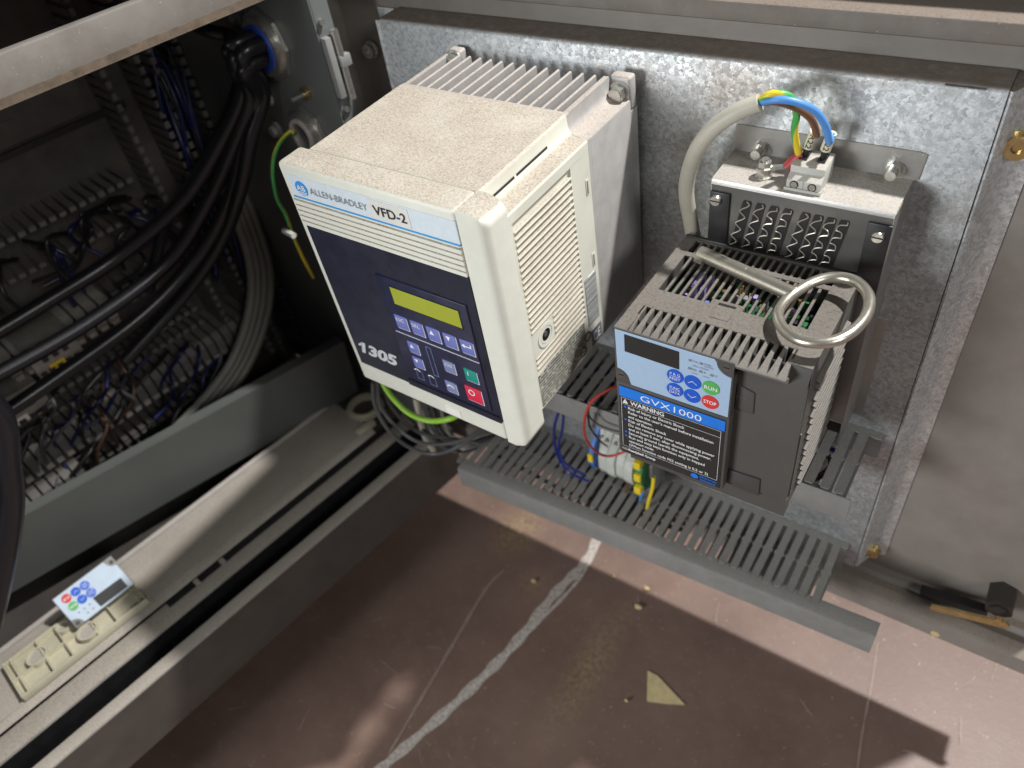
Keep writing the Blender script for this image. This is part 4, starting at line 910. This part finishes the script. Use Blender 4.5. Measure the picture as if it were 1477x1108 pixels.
cduct('vertical slotted duct in the corner of the cabinet by the side wall', -.1000, -.0680, -.44, .11, True, .0125)
cduct('vertical slotted duct left of the corner duct', -.1560, -.1160, -.42, .11, True, .0125)
cduct('horizontal slotted duct across the upper back of the cabinet', -.46, -.165, -.100, -.140, False, .0115)
cduct('horizontal slotted duct across the middle of the cabinet back', -.56, -.20, -.218, -.238, False, .0150, dep=.040)
cduct('low horizontal slotted duct above the long terminal row', -.60, -.165, -.290, -.312, False, .0115, dep=.046)
cduct('horizontal slotted duct along the foot of the cabinet back', -.62, -.165, -.405, -.440, False, .0125, dep=.050)
# terminal strips
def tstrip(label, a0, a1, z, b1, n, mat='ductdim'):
    t = thing('terminal_strip', cab(((a0 + a1) / 2, b1, z)), label, 'terminal strip', 'terminal strips inside the cabinet')
    p_ = (a1 - a0) / n
    m1 = MB(cab); m1.prism([(-.454, -.022), (-.454, .022), (b1 - .008, .016), (b1, .008), (b1, -.008), (b1 - .008, -.018)], 0, 0, p_ * .80); me = m1.mesh('terminal')
    m2 = MB(cab); m2.box(p_ * .1, p_ * .7, b1 - .006, b1 + .0012, -.017, -.011); me2 = m2.mesh('tag_plate')
    for i in range(n):
        link('terminal', me, M[mat], t, loc=_s * (a0 + p_ * i) + V((0, 0, z)))
        link('tag_plate', me2, M['dimwhite'], t, loc=_s * (a0 + p_ * i) + V((0, 0, z)))
tstrip('long row of dark terminals low in the cabinet', -.46, -.115, -.352, -.395, 26)
tstrip('row of terminals at the lower left behind the black wires', -.60, -.40, -.395, -.385, 15)
tstrip('short row of pale edged terminals in the middle of the cabinet', -.400, -.265, -.232, -.400, 9, 'dimwhite')
# breaker devices
for (u0, v0, lb, wd) in ((100, 478, 'white circuit breaker with yellow sticker among the black cables', .050), (52, 556, 'pale contactor left of the white circuit breaker', .062)):
    c = PC(u0, v0 + 8, -.385); ca, cbb = c.dot(_s), c.dot(_o)
    t = thing('circuit_breaker' if wd < .06 else 'contactor', c, lb, 'breaker' if wd < .06 else 'contactor')
    D_ = lambda p, c=c: c + _s * p[0] + _o * p[1] + V((0, 0, p[2]))
    MB(D_).box(-wd, wd * .1, -.06, 0, -.030, .012, .002).build('case', M['dimwhite'], t)
    for k in range(3): MB(D_).box(-wd * .75 + k * wd * .24, -wd * .62 + k * wd * .24, -.001, .0018, -.012, .006).build('toggle', M['black'], t)
    MB(D_).box(-wd * .7, -wd * .35, -.001, .0008, -.026, -.018).build('sticker', M['yellow'] if wd < .06 else M['sticker'], t)
    for k in range(5): MB(D_).box(-wd * .95 + k * wd * .2, -wd * .82 + k * wd * .2, -.001, .0015, -.030, -.022).build('clamp', M['black'], t)

# cables inside the cabinet
KB = 'black cables hanging inside the cabinet'
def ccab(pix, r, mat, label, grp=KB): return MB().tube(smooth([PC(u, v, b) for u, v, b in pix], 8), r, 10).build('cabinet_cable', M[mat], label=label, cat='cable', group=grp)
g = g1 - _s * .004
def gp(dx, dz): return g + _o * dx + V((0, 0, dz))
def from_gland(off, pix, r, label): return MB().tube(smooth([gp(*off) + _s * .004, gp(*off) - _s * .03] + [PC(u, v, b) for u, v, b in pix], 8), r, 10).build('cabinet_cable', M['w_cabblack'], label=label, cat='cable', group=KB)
from_gland((-.010, -.008), [(352, 130, -.235), (318, 205, -.27), (262, 290, -.31), (170, 370, -.345), (60, 440, -.35), (-40, 500, -.35)], .0085, 'thick black cable from the blue gland sweeping far left')
from_gland((-.004, .000), [(362, 140, -.230), (335, 215, -.26), (300, 290, -.30), (240, 380, -.33), (120, 470, -.335), (-40, 560, -.335)], .0085, 'thick black cable from the blue gland crossing in front of the breakers')
from_gland((.004, -.010), [(372, 140, -.225), (350, 215, -.25), (330, 290, -.28), (285, 370, -.31), (205, 455, -.32), (60, 560, -.32), (-60, 640, -.32)], .0080, 'thick black cable reaching the lower left behind the panel')
from_gland((.010, .004), [(380, 130, -.22), (362, 200, -.235), (345, 280, -.26), (318, 350, -.30), (262, 430, -.33), (180, 520, -.34)], .0075, 'right hand black cable dropping from the blue gland')
from_gland((-.016, .004), [(350, 100, -.25), (322, 180, -.29), (285, 250, -.33), (240, 320, -.36), (215, 420, -.38)], .0065, 'left hand black cable dropping from the blue gland')
from_gland((-.002, .012), [(335, 52, -.25), (300, 44, -.27), (270, 30, -.29), (235, 5, -.30)], .0065, 'short black cable curving up left from the blue gland')
for k, (u0, lb) in enumerate(((0, 'outer'), (-9, 'second'), (-18, 'third'), (-26, 'inner'))):
    ccab([(338 + u0, 250, -.40), (368 + u0, 320, -.385), (388 + u0, 390, -.37), (384 + u0, 455, -.36), (358 + u0, 525, -.355), (312 + u0 * 1.2, 590, -.355), (262 + u0 * 1.6, 650, -.36)], .0062, 'w_cabgrey', lb + ' grey cable of the bundle curving down along the side wall', 'grey cable bundle in the cabinet')
rr = random.Random(21)
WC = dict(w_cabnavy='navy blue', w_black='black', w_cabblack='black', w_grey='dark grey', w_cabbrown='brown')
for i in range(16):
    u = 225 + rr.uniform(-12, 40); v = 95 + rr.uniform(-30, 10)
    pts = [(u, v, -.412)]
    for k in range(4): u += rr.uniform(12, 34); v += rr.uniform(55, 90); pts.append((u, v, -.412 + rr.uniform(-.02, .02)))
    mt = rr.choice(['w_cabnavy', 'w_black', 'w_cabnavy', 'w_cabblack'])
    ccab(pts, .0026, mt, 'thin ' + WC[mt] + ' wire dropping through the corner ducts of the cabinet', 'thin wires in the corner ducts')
for i in range(26):
    u = rr.uniform(-10, 330); v = 470 + (330 - u) * .33 + rr.uniform(-10, 60)
    pts = [(u, v, -.40)]
    for k in range(4): u += rr.uniform(-38, 22); v += rr.uniform(14, 42); pts.append((u, v, -.385 + rr.uniform(-.02, .02)))
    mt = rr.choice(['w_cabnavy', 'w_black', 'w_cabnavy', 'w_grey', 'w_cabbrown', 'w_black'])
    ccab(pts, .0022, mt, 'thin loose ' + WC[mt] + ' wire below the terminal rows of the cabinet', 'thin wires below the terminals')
for i in range(16):
    u = rr.uniform(0, 250); v = 330 - u * .35 + rr.uniform(0, 40)
    pts = [(u, v + 15, -.42)]
    for k in range(3): u += rr.uniform(-60, 50); v += rr.uniform(18, 40); pts.append((u, v, -.39 + rr.uniform(-.02, .02)))
    mt = rr.choice(['w_black', 'w_cabblack', 'w_cabnavy'])
    ccab(pts, .0024, mt, 'thin ' + WC[mt] + ' wire looping out of the upper duct of the cabinet', 'thin wires under the upper duct')
ccab([(-60, 560, -.155), (-18, 580, -.157), (4, 612, -.16), (10, 660, -.16), (16, 720, -.165), (10, 780, -.17), (0, 835, -.175), (-14, 900, -.18)], .0110, 'w_cabblack', 'thick black corrugated cable at the left edge of the photo', None)
for i in range(5):
    ccab([(395 + i * 3, 385 + i * 14, -.42), (430 + i * 4, 410 + i * 13, -.40), (470 + i * 4, 445 + i * 12, -.36), (505 + i * 4, 480 + i * 12, -.33)], .0032, ('w_cabgrey', 'w_yellow', 'w_cabgrey', 'w_cabgrey', 'w_grey')[i], ('uppermost', 'yellowish', 'third', 'fourth', 'lowest')[i] + ' wire running from the side wall foot towards the white drive', 'wires at the foot of the side wall')
# earth wire out of the small gland
t = thing('earth_wire', on_wall(440, 190), 'green and yellow wire hanging from the small gland beside the white drive', 'wire')
twocolour('core', smooth([on_wall(440, 186, -.012), PC(418, 190, -.200), PC(400, 212, -.195), PC(393, 245, -.19), PC(399, 285, -.19), PC(412, 310, -.19), PC(423, 342, -.19), PC(440, 378, -.19), PC(452, 400, -.20)], 8), .0019, M['w_yellow'], M['w_green'], t, 1.2)
c = PC(416, 336, -.185); MB().tube([c - _o * .008, c + _o * .010], .0032, 8).build('wire_clip', M['white'], label='small white cable tie on the green and yellow wire', cat='cable tie')

# grey panel standing inside the opening
pn_ = thing('loose_panel', cab((-.30, -.30, -.452)), 'grey green sheet panel standing inside the cabinet opening', 'panel')
qa, qb = (-.074, -.250), (-.600, -.344)
vs = []
for (a_, b_) in (qa, qb):
    for z, ob in ((-.350, 0), (-.450, -.004)):
        for th in (0, -.0015): vs.append((a_, b_ + ob * 2.5 + th, z))
MB(cab)._merge(vs, [(0, 4, 6, 2), (1, 3, 7, 5), (0, 1, 5, 4), (2, 6, 7, 3), (0, 2, 3, 1), (4, 5, 7, 6)]).build('sheet', M['panelgrey'], pn_, angle=0)
vs = []
for (a_, b_) in (qa, qb):
    for z, ob in ((-.3495, -.0016), (-.3495, -.016)):
        for th in (0, -.0015): vs.append((a_, b_ + ob, z + th))
MB(cab)._merge(vs, [(0, 4, 6, 2), (1, 3, 7, 5), (0, 1, 5, 4), (2, 6, 7, 3), (0, 2, 3, 1), (4, 5, 7, 6)]).build('top_fold', M['panelgrey'], pn_, angle=0)

# tray along the sill
tr = thing('sill_tray', cab((-.40, -.225, -.452)), 'long dusty grey metal tray lying along the cabinet sill', 'tray')
MB(cab).box(-1.0, -.110, -.268, -.189, -.4520, -.4470, .0015).build('tray_bed', M['shelf'], tr)
MB(cab).box(-1.0, -.112, -.2745, -.2683, -.4520, -.4435, .0020).build('rear_lip', M['alu'], tr)
MB(cab).prism([(-.1888, -.4480), (-.1850, -.4490), (-.1815, -.4515), (-.1805, -.4524), (-.1888, -.4524)], 0, -1.0, -.110).build('front_roll', M['shelf'], tr)
C_().box(-.430, AE - .01, -.1800, -.1690, -.4525, -.4519).build('dark_gap', M['black'], cabn)
for k, a_ in enumerate((-.395, -.360)): C_().box(a_, a_ + .006, -.176, -.168, -.4515, -.4490).build('sill_tab', M['cabpaint'], cabn)

# cream moulded terminal cover on the tray
cc = thing('moulded_cover', cab((-.515, -.214, -.447)), 'cream moulded plastic cover with round holes lying on the tray', 'cover')
def ccv(p): return cab((p[0], p[1], p[2]))
b0, b1, a0_, a1_ = -.2440, -.1905, -.5880, -.4420
zb, zr = -.4466, -.4370
MB(ccv).box(a0_, a1_, b0, b1, zb, zb + .0030, .0005).build('base', M['creamabs'], cc)
MB(ccv).box(a0_, a1_, b1, b1 + .0022, zb, zr, .0004).build('front_wall', M['creamabs'], cc)
MB(ccv).box(a0_, a1_, b0 - .0016, b0, zb, zr - .001, .0004).build('rear_wall', M['creamabs'], cc)
for a_ in (a0_, a0_ + .0075, -.5520, -.5300, -.5000, -.4780, a1_ - .0075, a1_ - .0015): MB(ccv).box(a_, a_ + .0014, b0, b1, zb + .003, zr - .0008, .0003).build('cross_rib', M['creamabs'], cc)
for b_ in (-.2160,): MB(ccv).box(a0_, -.500, b_, b_ + .0014, zb + .003, zr - .001).build('long_rib', M['creamabs'], cc)
for a_, b_, r in ((-.5570, -.2230, .0115), (-.5060, -.2060, .0115), (-.5220, -.2350, .0080)):
    mb = MB(ccv); mb.ring((a_, b_, zb + .0025), (a_, b_, zr), r, r * .82, 26); mb.build('hole_collar', M['creamabs'], cc)
    MB(ccv).cyl((a_, b_, zb + .003), (a_, b_, zr - .0025), r * .82, 24).build('hole_floor', M['greyterm'], cc)

# loose spare keypad on the cover
K0 = P(194.6, 842, 2, -.4345); K1 = P(111, 907, 2, -.4345); ex = K1 - K0; kx = ex.length / .0845; exn = ex.normalized()
best = None
for i in range(80):                       # it leans on the cover: find the height of its far edge
    K2 = P(158.5, 801, 2, -.4345 + .001 * i); e = abs((K2 - K0).length - .0498 * kx)
    if best is None or e < best[0]: best = (e, K2)
eyn = best[1] - K0; eyn = (eyn - exn * eyn.dot(exn)).normalized(); nrm = exn.cross(eyn); nrm = nrm if nrm.z > 0 else -nrm
def lk(p): return K0 + exn * (p[0] * kx) + eyn * (-p[2] * kx) - nrm * (p[1] * kx)
sk_ = thing('spare_keypad', lk((.042, .0093, -.025)), 'loose light blue keypad with six round buttons lying on the cream cover', 'keypad')
keypad(sk_, lk, full=False, rim='duct')

# white plastic ring on the end of the sill
gr = thing('plastic_grommet', cab((-.090, -.225, -.452)), 'cream plastic cable grommet on the far end of the sill', 'grommet')
mb = MB(cab); mb.ring((-.090, -.226, -.4900), (-.090, -.226, -.4420), .0225, .0185, 32); mb.ring((-.090, -.226, -.4500), (-.090, -.226, -.4460), .0262, .0200, 32); mb.build('collar', M['creamabs'], gr)
MB(cab).box(-.128, -.100, -.200, -.190, -.4525, -.4440, .001).build('tab', M['creamabs'], gr)
C_().box(-.106, AE, -.268, -.180, -.4950, -.4530).build('sill_end_block', M['cabdark'], cabn)

# ================================================================== small things on the floor
q = [fl(934, 968), fl(948, 975), fl(988, 1017), fl(962, 1016), fl(933, 1012)]
mb = MB(); n = len(q)
vs = [p + V((0, 0, .0006)) for p in q] + [p + V((0, 0, .0014)) for p in q]
mb._merge(vs, [list(range(n)), list(range(2 * n - 1, n - 1, -1))] + [(i, (i + 1) % n, n + (i + 1) % n, n + i) for i in range(n)])
mb.build('paper_scrap', M['paper'], label='torn triangular scrap of yellowed paper on the red brown floor', cat='paper scrap', angle=0)
rr = random.Random(2)
for i, (u, v, s_, lb) in enumerate(((934, 851, .0045, 'largest yellow crumb on the lit strip of floor'), (886, 833, .0025, 'small yellow crumb left of the largest crumb'), (920, 876, .0060, 'flat torn yellow flake below the largest crumb'), (770, 840, .004, 'yellow flake on the floor near the powder stain'), (903, 1012, .0025, 'tiny yellow crumb left of the paper scrap'))):
    c = fl(u, v) + V((0, 0, .002)); mb = MB(); t = bmesh.new(); bmesh.ops.create_icosphere(t, subdivisions=1, radius=1)
    t.verts.index_update(); mb._merge([c + V((v_.co.x * s_ * rr.uniform(.6, 1.3), v_.co.y * s_ * rr.uniform(.4, .9), v_.co.z * .0022 + .0012)) for v_ in t.verts], [[x.index for x in f.verts] for f in t.faces]); t.free()
    mb.build('crumb', M['crumb'], label=lb, cat='crumb', group='yellow crumbs on the floor')
S.render.resolution_x = 1024; S.render.resolution_y = 768
S.render.engine = 'CYCLES'
